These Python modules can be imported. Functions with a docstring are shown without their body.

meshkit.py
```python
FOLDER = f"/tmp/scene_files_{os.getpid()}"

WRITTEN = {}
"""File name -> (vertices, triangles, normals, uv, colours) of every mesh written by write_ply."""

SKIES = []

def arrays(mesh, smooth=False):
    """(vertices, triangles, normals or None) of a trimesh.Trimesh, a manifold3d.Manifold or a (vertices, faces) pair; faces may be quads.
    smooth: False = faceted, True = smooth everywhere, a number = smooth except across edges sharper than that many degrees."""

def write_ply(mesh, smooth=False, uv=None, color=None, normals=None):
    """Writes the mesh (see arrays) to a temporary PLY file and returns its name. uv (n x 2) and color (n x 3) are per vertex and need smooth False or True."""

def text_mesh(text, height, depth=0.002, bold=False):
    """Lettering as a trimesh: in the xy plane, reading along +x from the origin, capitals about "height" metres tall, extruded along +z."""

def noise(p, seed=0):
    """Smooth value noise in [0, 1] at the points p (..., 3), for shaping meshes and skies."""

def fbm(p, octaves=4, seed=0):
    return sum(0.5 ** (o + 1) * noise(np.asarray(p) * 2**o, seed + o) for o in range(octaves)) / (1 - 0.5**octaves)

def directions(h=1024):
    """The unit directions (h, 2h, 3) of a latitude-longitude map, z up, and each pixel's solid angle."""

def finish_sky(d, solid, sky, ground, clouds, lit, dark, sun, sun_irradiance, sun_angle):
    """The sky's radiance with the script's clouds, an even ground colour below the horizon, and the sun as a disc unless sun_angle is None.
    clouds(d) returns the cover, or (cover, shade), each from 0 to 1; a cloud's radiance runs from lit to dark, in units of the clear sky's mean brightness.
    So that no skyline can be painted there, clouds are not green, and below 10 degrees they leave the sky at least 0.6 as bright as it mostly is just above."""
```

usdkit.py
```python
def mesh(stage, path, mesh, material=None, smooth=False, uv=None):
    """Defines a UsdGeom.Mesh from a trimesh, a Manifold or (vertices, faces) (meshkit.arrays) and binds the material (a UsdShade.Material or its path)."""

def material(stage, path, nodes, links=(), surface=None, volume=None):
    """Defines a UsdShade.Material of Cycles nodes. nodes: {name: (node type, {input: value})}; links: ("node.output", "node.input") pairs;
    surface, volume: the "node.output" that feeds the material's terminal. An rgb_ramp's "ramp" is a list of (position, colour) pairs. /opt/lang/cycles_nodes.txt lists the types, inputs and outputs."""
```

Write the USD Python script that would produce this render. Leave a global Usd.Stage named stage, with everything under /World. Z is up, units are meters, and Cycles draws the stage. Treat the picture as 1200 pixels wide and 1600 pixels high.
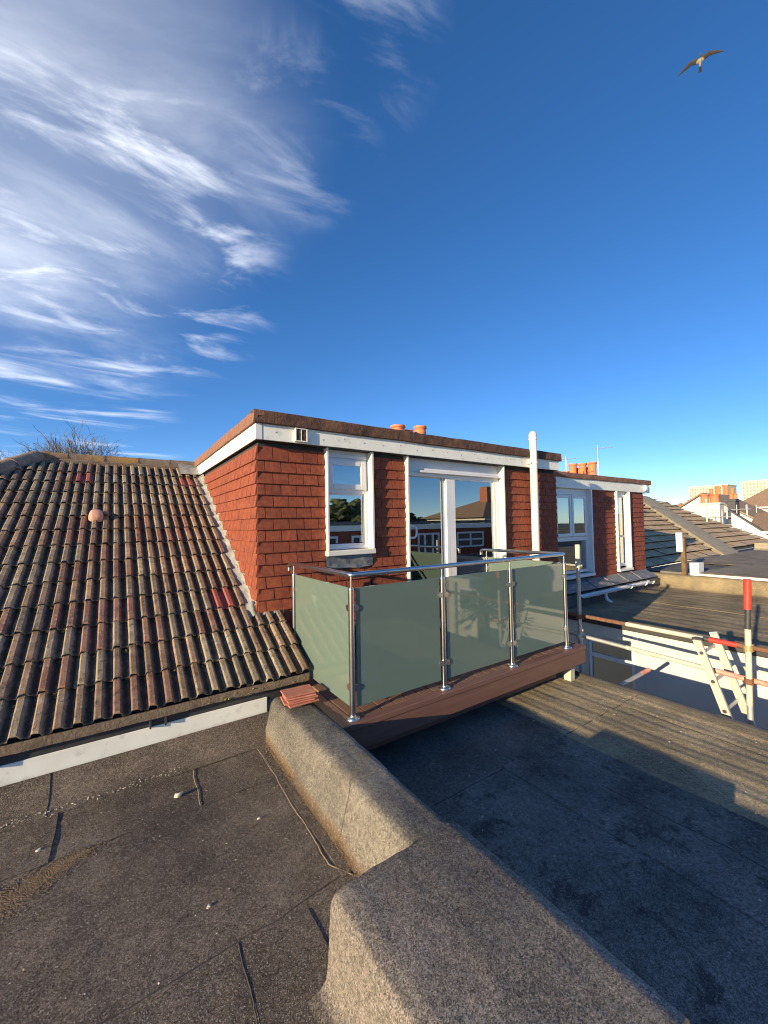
import math, random
import numpy as np, trimesh
import usdkit, meshkit
from pxr import Usd, UsdGeom, UsdLux, UsdShade, Gf, Sdf, Vt

stage = Usd.Stage.CreateInMemory()
UsdGeom.SetStageUpAxis(stage, UsdGeom.Tokens.z)
UsdGeom.SetStageMetersPerUnit(stage, 1.0)
UsdGeom.Xform.Define(stage, '/World'); UsdGeom.Scope.Define(stage, '/World/Looks')
RNG = random.Random(7); NR = np.random.default_rng(7)

# ---------------------------------------------------------------- camera (eye at the origin; X along the house front, Y into the house)
F_PX, YAW, PITCH, ROLL = 622.0, math.radians(34.1713), math.radians(1.7684), math.radians(-1.0368)
fwd = np.array([math.sin(YAW)*math.cos(PITCH), math.cos(YAW)*math.cos(PITCH), math.sin(PITCH)])
rgt = np.array([math.cos(YAW), -math.sin(YAW), 0.0]); upv = np.cross(rgt, fwd)
r_ = rgt*math.cos(ROLL)+upv*math.sin(ROLL); u_ = -rgt*math.sin(ROLL)+upv*math.cos(ROLL)
cam = UsdGeom.Camera.Define(stage, '/World/Camera')
cam.AddTransformOp().Set(Gf.Matrix4d(*[*r_, 0], *[*u_, 0], *[*(-fwd), 0], 0, 0, 0, 1))
cam.CreateHorizontalApertureAttr(36.0); cam.CreateVerticalApertureAttr(48.0)
cam.CreateFocalLengthAttr(36.0*F_PX/1200.0); cam.CreateClippingRangeAttr(Gf.Vec2f(0.05, 5000))
cam.CreateExposureAttr(0.92)

# ---------------------------------------------------------------- sky and sun
AZ, EL = math.radians(12.2), math.radians(11.4)            # light travels along +X, a little into the house
SUN = np.array([-math.cos(AZ)*math.cos(EL), -math.sin(AZ)*math.cos(EL), math.sin(EL)])
SKY_STRENGTH, SUN_INTENSITY = 0.138, 1.25
def sky_material():
    N = {'bg': ('background_shader', {'strength': SKY_STRENGTH}),
         'sky': ('sky_texture', {'sky_type': 'single_scattering', 'sun_disc': False, 'sun_elevation': EL, 'sun_rotation': math.atan2(SUN[0], SUN[1]),
                                 'altitude': 100.0, 'air_density': 0.55, 'aerosol_density': 0.1, 'ozone_density': 2.0}),
         'tc': ('texture_coordinate', {}), 'sep': ('separate_xyz', {})}
    L = [('tc.generated', 'sep.vector')]
    cnt = [0]
    def node(kind, inp, links):
        cnt[0] += 1; n = f'k{cnt[0]}'; N[n] = (kind, inp)
        for a, b in links: L.append((a, f'{n}.{b}'))
        return n
    def m(op, a, b=None, clamp=False):
        inp, ln = {'math_type': op, 'use_clamp': clamp}, []
        for k, v in (('value1', a), ('value2', b)):
            if v is None: continue
            if isinstance(v, str): ln.append((v, k))
            else: inp[k] = float(v)
        return node('math', inp, ln)+'.value'
    def sm(v, a, b, lo=0., hi=1.):
        return node('map_range', {'range_type': 'smoothstep', 'from_min': a, 'from_max': b, 'to_min': lo, 'to_max': hi, 'clamp': True}, [(v, 'value')])+'.result'
    zz = m('maximum', 'sep.z', 0.03)
    z2 = m('add', zz, 0.12)
    cx, cy = m('divide', 'sep.x', z2), m('divide', 'sep.y', z2)
    comb = node('combine_xyz', {}, [(cx, 'x'), (cy, 'y')])+'.vector'
    SKY_N.update(dict(node=node, m=m, sm=sm, comb=comb))
    def dirmask(d, inner, outer):
        d = np.array(d, float); d /= np.linalg.norm(d)
        dp = node('vector_math', {'math_type': 'dot_product', 'vector2': tuple(d)}, [('tc.generated', 'vector1')])+'.value'
        return sm(dp, math.cos(math.radians(outer)), math.cos(math.radians(inner)))
    def wisp(rot, scale, loc, nscale, lo, hi, dist=0.6, detail=9.0, rough=0.58):
        mp = node('mapping', {'mapping_type': 'point', 'rotation': (0, 0, math.radians(rot)), 'scale': scale, 'location': loc}, [(comb, 'vector')])+'.vector'
        nz = node('noise_texture', {'scale': nscale, 'detail': detail, 'roughness': rough, 'distortion': dist}, [(mp, 'vector')])+'.fac'
        return sm(nz, lo, hi)
    big = m('multiply', dirmask((-0.20, .72, .66), 9, 33), wisp(32, (1.0, 1.7, 1), (3.1, .7, 0), 1.1, .42, .84, .35))
    veil = m('multiply', dirmask((-0.22, .70, .68), 3, 31), wisp(40, (1, 1.2, 1), (1.3, 4.2, 0), .6, .10, .80, .4, 5.0, .5))
    mid = m('multiply', dirmask((0.0, .84, .54), 3, 19), wisp(28, (1.0, 2.2, 1), (.4, 2.7, 0), 2.6, .50, .76, .5))
    low = m('multiply', dirmask((-.12, .975, .19), 4, 15), wisp(2, (.55, 1.6, 1), (5.2, 1.1, 0), 1.7, .50, .74, .5))
    edge = m('multiply', dirmask((.28, .65, .70), 2, 9), wisp(60, (1, 2.0, 1), (7.7, 2.1, 0), 2.4, .44, .80, 1.0))
    top = m('multiply', dirmask((.33, .53, .79), 2, 9), wisp(70, (1, 2.4, 1), (2.2, 9.1, 0), 2.0, .46, .78, .9))
    tot = m('add', m('add', m('multiply', big, .50), m('multiply', veil, .27)), m('add', m('multiply', mid, .75), m('multiply', low, .8)))
    tot = m('add', tot, m('add', m('multiply', edge, .38), m('multiply', top, .30)))
    tot = m('minimum', tot, .86)
    N['mix'] = ('mix', {'mix_type': 'mix', 'color2': CLOUD})
    N['hs'] = ('hsv', {'hue': .507, 'saturation': SKY_SAT, 'value': 1.12, 'fac': 1.0})
    N['gm'] = ('gamma', {'gamma': .86}); L.extend([('sky.color', 'gm.color'), ('gm.color', 'hs.color'), ('hs.color', 'mix.color1'), (tot, 'mix.fac'), ('mix.color', 'bg.color')])
    return usdkit.material(stage, '/World/Looks/sky_look', N, L, surface='bg.background')
SKY_N, CLOUD, SKY_SAT = {}, (5.6, 5.8, 6.2), 1.29
dome = UsdLux.DomeLight.Define(stage, '/World/sky')
dome.GetPrim().SetCustomDataByKey('kind', 'structure')
UsdShade.MaterialBindingAPI.Apply(dome.GetPrim()).Bind(sky_material())
sun = UsdLux.DistantLight.Define(stage, '/World/sun')
sun.CreateNormalizeAttr(True); sun.CreateIntensityAttr(SUN_INTENSITY); sun.CreateAngleAttr(0.5); sun.CreateColorAttr(Gf.Vec3f(1.0, .79, .50))
zz_ = SUN; xx_ = np.cross([0, 0, 1], zz_); xx_ /= np.linalg.norm(xx_); yy_ = np.cross(zz_, xx_)
sun.AddTransformOp().Set(Gf.Matrix4d(*[*xx_, 0], *[*yy_, 0], *[*zz_, 0], 0, 0, 0, 1))

# ---------------------------------------------------------------- helpers
USED = {}
def numbered(parent, name):
    k = (parent, name); n = USED.get(k, -1)+1; USED[k] = n
    return name if n == 0 else f'{name}_{n:03d}'
def cd(prim, **kw):
    for k, v in kw.items():
        if v: prim.SetCustomDataByKey(k, v)
    return prim
def thing(name, label, category, loc=(0, 0, 0), group=None, rotz=0):
    p = '/World/'+numbered('/World', name)
    x = UsdGeom.Xform.Define(stage, p); x.AddTranslateOp().Set(Gf.Vec3d(*map(float, loc)))
    if rotz: x.AddRotateZOp().Set(float(rotz))
    cd(x.GetPrim(), label=label, category=category, group=group)
    LOC[p] = np.array(loc, float)
    return p
LOC = {}
def root_of(p):
    return '/'.join(p.split('/')[:3])
def obj(name, mesh, mat, parent='/World', smooth=False, world=True, **tags):
    """ONE Mesh prim; coordinates are given in world metres and moved into the thing's own frame."""
    p = parent+'/'+numbered(parent, name)
    v, f = (mesh.vertices, mesh.faces) if hasattr(mesh, 'vertices') else mesh
    v = np.asarray(v, float)
    if world and parent != '/World': v = v-LOC.get(root_of(parent), 0)
    m = usdkit.mesh(stage, p, (v, np.asarray(f)), M[mat] if isinstance(mat, str) else mat, smooth=smooth)
    cd(m.GetPrim(), **tags)
    return p
class MB:
    """collects shapes that are joined into one mesh"""
    def __init__(s): s.v, s.f, s.n = [], [], 0
    def add(s, v, f):
        v = np.asarray(v, float); f = np.asarray(f, int)
        if f.shape[1] == 4: f = np.vstack([f[:, [0, 1, 2]], f[:, [0, 2, 3]]])
        s.v.append(v); s.f.append(f+s.n); s.n += len(v); return s
    def m(s, t): return s.add(t.vertices if hasattr(t, 'vertices') else t[0], t.faces if hasattr(t, 'faces') else t[1])
    def box(s, *a, **k): return s.m(bx(*a, **k))
    def tube(s, *a, **k): return s.m(tube(*a, **k))
    @property
    def vertices(s): return np.vstack(s.v)
    @property
    def faces(s): return np.vstack(s.f)
_c = []
for sx in (-1, 1):
    for sy in (-1, 1):
        for sz in (-1, 1):
            _c += [(sx*2, sy*2, sz*3), (sx*2, sy*3, sz*2), (sx*3, sy*2, sz*2)]
_h = trimesh.convex.convex_hull(np.array(_c, float)); _hc = np.asarray(_h.vertices); _hf = np.asarray(_h.faces)
def bx(x0, x1, y0, y1, z0, z1, c=0.0):
    lo, hi = np.array([x0, y0, z0], float), np.array([x1, y1, z1], float)
    if c <= 0:
        v = np.array([[(lo, hi)[i][0], (lo, hi)[j][1], (lo, hi)[k][2]] for i in (0, 1) for j in (0, 1) for k in (0, 1)])
        f = [(0, 1, 3, 2), (4, 6, 7, 5), (0, 4, 5, 1), (2, 3, 7, 6), (0, 2, 6, 4), (1, 5, 7, 3)]
        return v, np.vstack([np.array(f)[:, [0, 1, 2]], np.array(f)[:, [0, 2, 3]]])
    c = min(c, .45*float((hi-lo).min()))
    s = np.sign(_hc); inset = np.where(np.abs(_hc) > 2.5, 0.0, c)
    return np.where(s > 0, hi-inset, lo+inset), _hf
def frame_of(d):
    d = d/np.linalg.norm(d); a = np.array([0, 0, 1.]) if abs(d[2]) < .9 else np.array([1., 0, 0])
    x = np.cross(a, d); x /= np.linalg.norm(x); return x, np.cross(d, x), d
def tube(pts, r, n=10, caps=True):
    pts = np.asarray(pts, float); k = len(pts); rr = np.broadcast_to(np.asarray(r, float), (k,))
    t = np.gradient(pts, axis=0); x, y, _ = frame_of(t[0]); V = []
    for i in range(k):
        d = t[i]/np.linalg.norm(t[i]); x = x-d*(x@d); x /= np.linalg.norm(x); y = np.cross(d, x)
        a = np.arange(n)*2*np.pi/n
        V.append(pts[i]+rr[i]*(np.cos(a)[:, None]*x+np.sin(a)[:, None]*y))
    V = np.vstack(V); Fs = []
    for i in range(k-1):
        for j in range(n):
            a, b = i*n+j, i*n+(j+1) % n; Fs += [(a, b, b+n), (a, b+n, a+n)]
    if caps:
        for j in range(1, n-1): Fs += [(0, j+1, j), ((k-1)*n, (k-1)*n+j, (k-1)*n+j+1)]
    return V, np.array(Fs)
def lathe(prof, loc, n=20):
    """prof: (radius, z) list"""
    prof = np.asarray(prof, float); a = np.arange(n)*2*np.pi/n; V = []
    for r, z in prof: V.append(np.c_[r*np.cos(a), r*np.sin(a), np.full(n, z)])
    V = np.vstack(V)+np.asarray(loc, float); Fs = []
    for i in range(len(prof)-1):
        for j in range(n):
            p, q = i*n+j, i*n+(j+1) % n; Fs += [(p, q, q+n), (p, q+n, p+n)]
    k = len(prof)
    for j in range(1, n-1): Fs += [(0, j+1, j), ((k-1)*n, (k-1)*n+j, (k-1)*n+j+1)]
    return V, np.array(Fs)
def sheet(P, closed=False):
    """P: (a, b, 3) grid of points -> surface"""
    a, b = P.shape[:2]; idx = np.arange(a*b).reshape(a, b)
    q = np.stack([idx[:-1, :-1], idx[1:, :-1], idx[1:, 1:], idx[:-1, 1:]], -1).reshape(-1, 4)
    return P.reshape(-1, 3), np.vstack([q[:, [0, 1, 2]], q[:, [0, 2, 3]]])
def prism(poly, axis, a, b):
    """poly: 2-D outline (convex) in the two other axes, extruded along axis from a to b"""
    poly = np.asarray(poly, float); n = len(poly); o = [i for i in range(3) if i != axis]; V = np.zeros((2*n, 3))
    V[:n, o] = poly; V[n:, o] = poly; V[:n, axis] = a; V[n:, axis] = b
    tf = [(0, i, i+1) for i in range(1, n-1)]
    Fs = [tuple(t) for t in tf]+[(t[0]+n, t[2]+n, t[1]+n) for t in tf]
    for i in range(n):
        j = (i+1) % n; Fs += [(i, j, j+n), (i, j+n, i+n)]
    t = trimesh.Trimesh(V, np.array(Fs), process=False); t.fix_normals(); return t
def fb(p, o=4, seed=0): return meshkit.fbm(np.asarray(p, float), o, seed)-.5

# ---------------------------------------------------------------- materials
M = {}
def mat(name, c1, c2=None, scale=6.0, detail=6.0, rough=.7, lo=.35, hi=.65, bump=0.0, bscale=60.0, spec=.5, metal=0.0, rand=0.0, third=None, tscale=30.0, tlo=.6, thi=.68, tfac=1.0, coord='geometry.position', coat=0.0, stretch=None):
    """base colour: c1..c2 by noise, a third colour in patches, brightness shifted per object by rand"""
    N = {'p': ('principled_bsdf', {'roughness': rough, 'metallic': metal, 'specular_ior_level': spec, 'coat_weight': coat}), 'geometry': ('geometry', {}), 'texture_coordinate': ('texture_coordinate', {})}
    L = []; vec = coord
    if stretch:
        N['mp'] = ('mapping', {'mapping_type': 'point', 'scale': stretch}); L.append((coord, 'mp.vector')); vec = 'mp.vector'
    if c2 is None: c2 = tuple(min(1, x*1.12) for x in c1)
    N['n'] = ('noise_texture', {'scale': scale, 'detail': detail, 'roughness': .6}); N['r'] = ('rgb_ramp', {'ramp': [(0, c1), (lo, c1), (hi, c2), (1, c2)]})
    L += [(vec, 'n.vector'), ('n.fac', 'r.fac')]; col = 'r.color'
    if third:
        N['n2'] = ('noise_texture', {'scale': tscale, 'detail': 5.0, 'roughness': .65}); N['mr'] = ('map_range', {'from_min': tlo, 'from_max': thi, 'to_min': 0., 'to_max': tfac, 'clamp': True})
        N['mx'] = ('mix', {'mix_type': 'mix', 'color2': third}); L += [(vec, 'n2.vector'), ('n2.fac', 'mr.value'), ('mr.result', 'mx.fac'), (col, 'mx.color1')]; col = 'mx.color'
    if rand:
        N['oi'] = ('object_info', {}); N['wn'] = ('white_noise_texture', {'dimensions': '1D'})
        N['rr'] = ('map_range', {'from_min': 0., 'from_max': 1., 'to_min': 1-rand, 'to_max': 1+rand})
        N['hs'] = ('hsv', {'hue': .5, 'saturation': 1.0, 'fac': 1.0}); L += [('oi.random', 'rr.value'), ('rr.result', 'hs.value'), (col, 'hs.color')]; col = 'hs.color'
    L.append((col, 'p.base_color'))
    if bump:
        N['bn'] = ('noise_texture', {'scale': bscale, 'detail': 4.0, 'roughness': .6}); N['b'] = ('bump', {'strength': 1.0, 'distance': bump})
        L += [(vec, 'bn.vector'), ('bn.fac', 'b.height'), ('b.normal', 'p.normal')]
    M[name] = usdkit.material(stage, '/World/Looks/'+name, N, L, surface='p.BSDF'); return M[name]
def felt(name, base, light, dark, speck=(.42, .40, .36), stain=None, stain_lo=.55, stain_hi=.75, sscale=2.0, warm=None, rough=.95, speck_hi=.74):
    """mineral felt: fine grit, pale grains, soft worn patches"""
    N = {'g': ('geometry', {}), 'p': ('principled_bsdf', {'roughness': rough, 'specular_ior_level': .25}),
         'big': ('noise_texture', {'scale': 1.7, 'detail': 6.0, 'roughness': .62}), 'grit': ('voronoi_texture', {'scale': 300.0, 'feature': 'f1'}), 'gs': ('separate_color', {}),
         'grit2': ('noise_texture', {'scale': 45.0, 'detail': 4.0, 'roughness': .7}),
         'r1': ('rgb_ramp', {'ramp': [(0, dark), (.36, dark), (.52, base), (.68, light), (1, light)]}),
         'm1': ('map_range', {'from_min': .0, 'from_max': 1.0, 'to_min': .34, 'to_max': 1.64, 'clamp': True}),
         'm2': ('map_range', {'from_min': .35, 'from_max': .65, 'to_min': .72, 'to_max': 1.28, 'clamp': True}),
         'mm': ('math', {'math_type': 'multiply'}), 'cc': ('combine_color', {}), 'mul': ('mix', {'mix_type': 'multiply', 'fac': 1.0}),
         'sp': ('voronoi_texture', {'scale': 300.0, 'feature': 'f1'}), 'sps': ('separate_color', {}), 'sr': ('map_range', {'from_min': speck_hi+.16, 'from_max': speck_hi+.235, 'to_min': 0., 'to_max': .8, 'clamp': True}),
         'smx': ('mix', {'mix_type': 'mix', 'color2': speck}),
         'bh': ('math', {'math_type': 'add'}), 'b': ('bump', {'strength': .8, 'distance': .004})}
    L = [('g.position', 'big.vector'), ('g.position', 'grit.vector'), ('g.position', 'grit2.vector'), ('g.position', 'sp.vector'), ('big.fac', 'r1.fac'), ('grit.color', 'gs.color'), ('gs.r', 'm1.value'), ('grit2.fac', 'm2.value'),
         ('m1.result', 'mm.value1'), ('m2.result', 'mm.value2'), ('mm.value', 'cc.r'), ('mm.value', 'cc.g'), ('mm.value', 'cc.b'), ('r1.color', 'mul.color1'), ('cc.color', 'mul.color2'),
         ('sp.color', 'sps.color'), ('sps.g', 'sr.value'), ('sr.result', 'smx.fac'), ('gs.r', 'bh.value1'), ('grit2.fac', 'bh.value2'), ('bh.value', 'b.height'), ('b.normal', 'p.normal')]
    col = 'mul.color'
    if stain:
        N['sn'] = ('noise_texture', {'scale': sscale, 'detail': 7.0, 'roughness': .65}); N['sm'] = ('map_range', {'from_min': stain_lo, 'from_max': stain_hi, 'to_min': 0., 'to_max': .8, 'clamp': True})
        N['smix'] = ('mix', {'mix_type': 'mix', 'color2': stain}); L += [('g.position', 'sn.vector'), ('sn.fac', 'sm.value'), ('sm.result', 'smix.fac'), (col, 'smix.color1')]; col = 'smix.color'
    if warm:   # washed-down brown silt lying along lines of the roof: (colour, axis, centre, half width, fade, noise share)
        for i, (wc, ax, c, hw, lo2, hi2) in enumerate(warm):
            N[f'ws{i}'] = ('separate_xyz', {}); N[f'wa{i}'] = ('math', {'math_type': 'subtract', 'value2': c}); N[f'wb{i}'] = ('math', {'math_type': 'absolute'})
            N[f'wn{i}'] = ('noise_texture', {'scale': 3.5, 'detail': 7.0, 'roughness': .65}); N[f'wm{i}'] = ('map_range', {'from_min': hw, 'from_max': 0.0, 'to_min': -.35, 'to_max': .55, 'clamp': True})
            N[f'wd{i}'] = ('math', {'math_type': 'add'}); N[f'we{i}'] = ('map_range', {'from_min': lo2, 'from_max': hi2, 'to_min': 0., 'to_max': .85, 'clamp': True}); N[f'wx{i}'] = ('mix', {'mix_type': 'mix', 'color2': wc})
            L += [('g.position', f'ws{i}.vector'), (f'ws{i}.{ax}', f'wa{i}.value1'), (f'wa{i}.value', f'wb{i}.value1'), (f'wb{i}.value', f'wm{i}.value'), ('g.position', f'wn{i}.vector'),
                  (f'wm{i}.result', f'wd{i}.value1'), (f'wn{i}.fac', f'wd{i}.value2'), (f'wd{i}.value', f'we{i}.value'), (f'we{i}.result', f'wx{i}.fac'), (col, f'wx{i}.color1')]; col = f'wx{i}.color'
    L += [(col, 'smx.color1'), ('smx.color', 'p.base_color')]
    M[name] = usdkit.material(stage, '/World/Looks/'+name, N, L, surface='p.BSDF')
felt('felt_brown', (.128, .102, .080), (.185, .150, .118), (.078, .063, .052), stain=(.14, .105, .068), stain_lo=.60, stain_hi=.78, sscale=1.3)
felt('felt_wall', (.150, .137, .116), (.215, .198, .165), (.088, .082, .073), stain=(.20, .14, .075), stain_lo=.6, stain_hi=.75, sscale=3.0, warm=[((.17, .105, .05), 'z', -1.745, .085, .60, 1.0)])
felt('felt_block', (.155, .134, .114), (.205, .178, .152), (.110, .096, .083), speck=(.40, .37, .33), speck_hi=.76)
felt('felt_sunlit', (.31, .255, .158), (.42, .345, .22), (.22, .182, .115))  # right roof felt, sunlit copy: sunlight painted in as lighter, warmer colour
felt('felt_worn_shaded', (.165, .158, .142), (.225, .212, .188), (.085, .083, .080), stain=(.055, .055, .056), stain_lo=.56, stain_hi=.62, sscale=5.0)  # right roof felt, shaded copy: base darkened for the shadow, plus peeled patches
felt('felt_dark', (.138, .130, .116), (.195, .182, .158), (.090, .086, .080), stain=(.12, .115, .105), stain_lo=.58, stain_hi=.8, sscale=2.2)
felt('felt_moss', (.28, .222, .130), (.375, .30, .18), (.18, .144, .086), speck=(.5, .48, .4))
felt('felt_far', (.27, .22, .155), (.34, .28, .20), (.19, .155, .112))
mat('wall_tile', (.180, .038, .017), (.285, .072, .030), scale=22, rand=.17, rough=.85, bump=.002, bscale=120, third=(.13, .034, .020), tscale=7, tlo=.50, thi=.72, tfac=.7)
mat('wall_tile_far', (.165, .036, .019), (.24, .060, .030), scale=10, rand=.13, rough=.85)
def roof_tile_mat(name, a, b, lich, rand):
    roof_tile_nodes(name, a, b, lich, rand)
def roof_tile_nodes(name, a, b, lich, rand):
    # weathered concrete: lichen on the rolls, pans darkened in colour, painted shade plus grime (pans repeat every 108 mm)
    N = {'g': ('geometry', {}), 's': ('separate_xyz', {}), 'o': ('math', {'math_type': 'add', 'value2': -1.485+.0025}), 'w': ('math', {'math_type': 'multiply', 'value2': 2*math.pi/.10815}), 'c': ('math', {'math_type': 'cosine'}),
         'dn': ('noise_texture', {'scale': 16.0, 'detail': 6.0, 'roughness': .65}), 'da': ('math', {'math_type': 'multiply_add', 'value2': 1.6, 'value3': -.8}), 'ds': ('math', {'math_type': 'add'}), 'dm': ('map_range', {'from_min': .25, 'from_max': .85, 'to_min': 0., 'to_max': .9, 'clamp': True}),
         'n': ('noise_texture', {'scale': 9.0, 'detail': 9.0, 'roughness': .62}), 'r': ('rgb_ramp', {'ramp': [(0, a), (.36, a), (.64, b), (1, b)]}),
         'n2': ('noise_texture', {'scale': 38.0, 'detail': 5.0, 'roughness': .65}), 'mr': ('map_range', {'from_min': .57, 'from_max': .66, 'to_min': 0., 'to_max': .7, 'clamp': True}), 'mx': ('mix', {'mix_type': 'mix', 'color2': lich}),
         'n3': ('noise_texture', {'scale': 24.0, 'detail': 6.0, 'roughness': .7}), 'mr3': ('map_range', {'from_min': .54, 'from_max': .66, 'to_min': 0., 'to_max': .8, 'clamp': True}), 'mx3': ('mix', {'mix_type': 'mix', 'color2': (.05, .042, .035)}),
         'oi': ('object_info', {}), 'rr': ('map_range', {'from_min': 0., 'from_max': 1., 'to_min': 1-rand, 'to_max': 1+rand}), 'hs': ('hsv', {'hue': .5, 'saturation': 1.0, 'fac': 1.0}),
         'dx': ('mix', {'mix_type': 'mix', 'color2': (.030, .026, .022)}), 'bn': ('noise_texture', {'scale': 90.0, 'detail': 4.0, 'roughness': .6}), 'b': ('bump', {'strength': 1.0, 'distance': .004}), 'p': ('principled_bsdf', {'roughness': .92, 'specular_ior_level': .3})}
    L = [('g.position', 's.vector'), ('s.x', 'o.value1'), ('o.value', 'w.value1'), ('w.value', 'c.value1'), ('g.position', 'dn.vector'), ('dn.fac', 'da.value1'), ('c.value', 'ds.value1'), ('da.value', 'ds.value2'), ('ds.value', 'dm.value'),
         ('g.position', 'n.vector'), ('n.fac', 'r.fac'), ('g.position', 'n2.vector'), ('n2.fac', 'mr.value'), ('mr.result', 'mx.fac'), ('r.color', 'mx.color1'), ('g.position', 'n3.vector'), ('n3.fac', 'mr3.value'), ('mr3.result', 'mx3.fac'), ('mx.color', 'mx3.color1'),
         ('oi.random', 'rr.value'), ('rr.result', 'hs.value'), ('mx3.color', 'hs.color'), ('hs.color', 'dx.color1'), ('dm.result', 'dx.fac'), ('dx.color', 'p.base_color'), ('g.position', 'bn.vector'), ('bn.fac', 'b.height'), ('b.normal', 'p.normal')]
    M[name] = usdkit.material(stage, '/World/Looks/'+name, N, L, surface='p.BSDF')
def plain_tile_mat(name, a, b, lich, rand):
    mat(name, a, b, scale=9, detail=9, rough=.92, rand=rand, bump=.004, bscale=90, third=lich, tscale=38, tlo=.57, thi=.66, tfac=.75)
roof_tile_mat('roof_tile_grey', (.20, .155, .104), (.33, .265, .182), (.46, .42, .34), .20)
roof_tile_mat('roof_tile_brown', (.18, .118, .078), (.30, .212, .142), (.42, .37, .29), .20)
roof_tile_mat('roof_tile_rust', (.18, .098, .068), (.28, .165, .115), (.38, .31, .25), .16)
plain_tile_mat('plain_roof', (.18, .115, .075), (.28, .19, .125), (.36, .31, .24), .15)
mat('roof_tile_red', (.23, .062, .048), (.30, .092, .070), scale=8, rough=.8, bump=.003, bscale=90, third=(.20, .09, .07), tscale=20)
mat('ridge_tile', (.15, .105, .07), (.24, .175, .115), scale=7, rough=.95, bump=.006, bscale=60, third=(.36, .20, .045), tscale=5, tlo=.46, thi=.60, tfac=.9)
mat('ridge_tile_plain', (.16, .12, .085), (.25, .19, .135), scale=9, rough=.95, bump=.006, bscale=60, third=(.32, .25, .13), tscale=9, tlo=.55, thi=.68, tfac=.7)
mat('moss', (.055, .045, .022), (.12, .10, .035), scale=30, rough=1.0)
mat('moss_yellow', (.22, .19, .035), (.30, .27, .08), scale=30, rough=1.0)
mat('mortar', (.14, .10, .07), (.22, .165, .115), scale=12, rough=1.0, bump=.006, bscale=50)
mat('lead', (.20, .20, .185), (.36, .355, .33), scale=9, rough=.75, bump=.004, bscale=40, third=(.26, .27, .18), tscale=7, tlo=.52, thi=.66, tfac=.8)
mat('lead_dark', (.12, .125, .13), (.23, .235, .24), scale=11, rough=.55, bump=.004, bscale=30, metal=.2)
mat('white_board', (.75, .75, .67), (.83, .83, .75), scale=5, rough=.55, third=(.42, .41, .36), tscale=11, tlo=.56, thi=.74, tfac=.6)
mat('white_plastic', (.68, .68, .68), (.73, .73, .73), scale=3, rough=.35)
mat('cream_plastic', (.68, .65, .56), (.73, .70, .61), scale=3, rough=.45)
mat('brown_felt_edge', (.070, .036, .024), (.125, .064, .042), scale=9, rough=.95, bump=.010, bscale=22)
mat('rust_felt_edge', (.17, .080, .052), (.24, .12, .08), scale=12, rough=.95, bump=.006, bscale=40)
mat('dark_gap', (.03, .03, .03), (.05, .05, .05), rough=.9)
mat('room', (.10, .095, .085), (.14, .13, .12), rough=.9)
mat('curtain', (.72, .66, .52), (.80, .74, .60), scale=8, rough=.9)
mat('stainless', (.62, .61, .58), (.70, .69, .66), scale=40, rough=.26, metal=1.0)
mat('deck_board', (.165, .090, .060), (.225, .13, .088), scale=5, rough=.62, rand=.12, bump=.002, bscale=30, stretch=(1, 14, 14))
mat('deck_fascia', (.140, .072, .053), (.175, .094, .070), scale=4, rough=.5, bump=.001, bscale=40, stretch=(.6, 8, 8))
mat('terracotta', (.50, .155, .06), (.60, .21, .09), scale=8, rough=.75)
mat('terracotta_pale', (.52, .27, .19), (.62, .34, .25), scale=20, rough=.8)
mat('clay_new', (.36, .125, .085), (.46, .185, .13), scale=18, rough=.8, bump=.002, bscale=80, third=(.28, .09, .06), tscale=50, tlo=.58, thi=.66)
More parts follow.
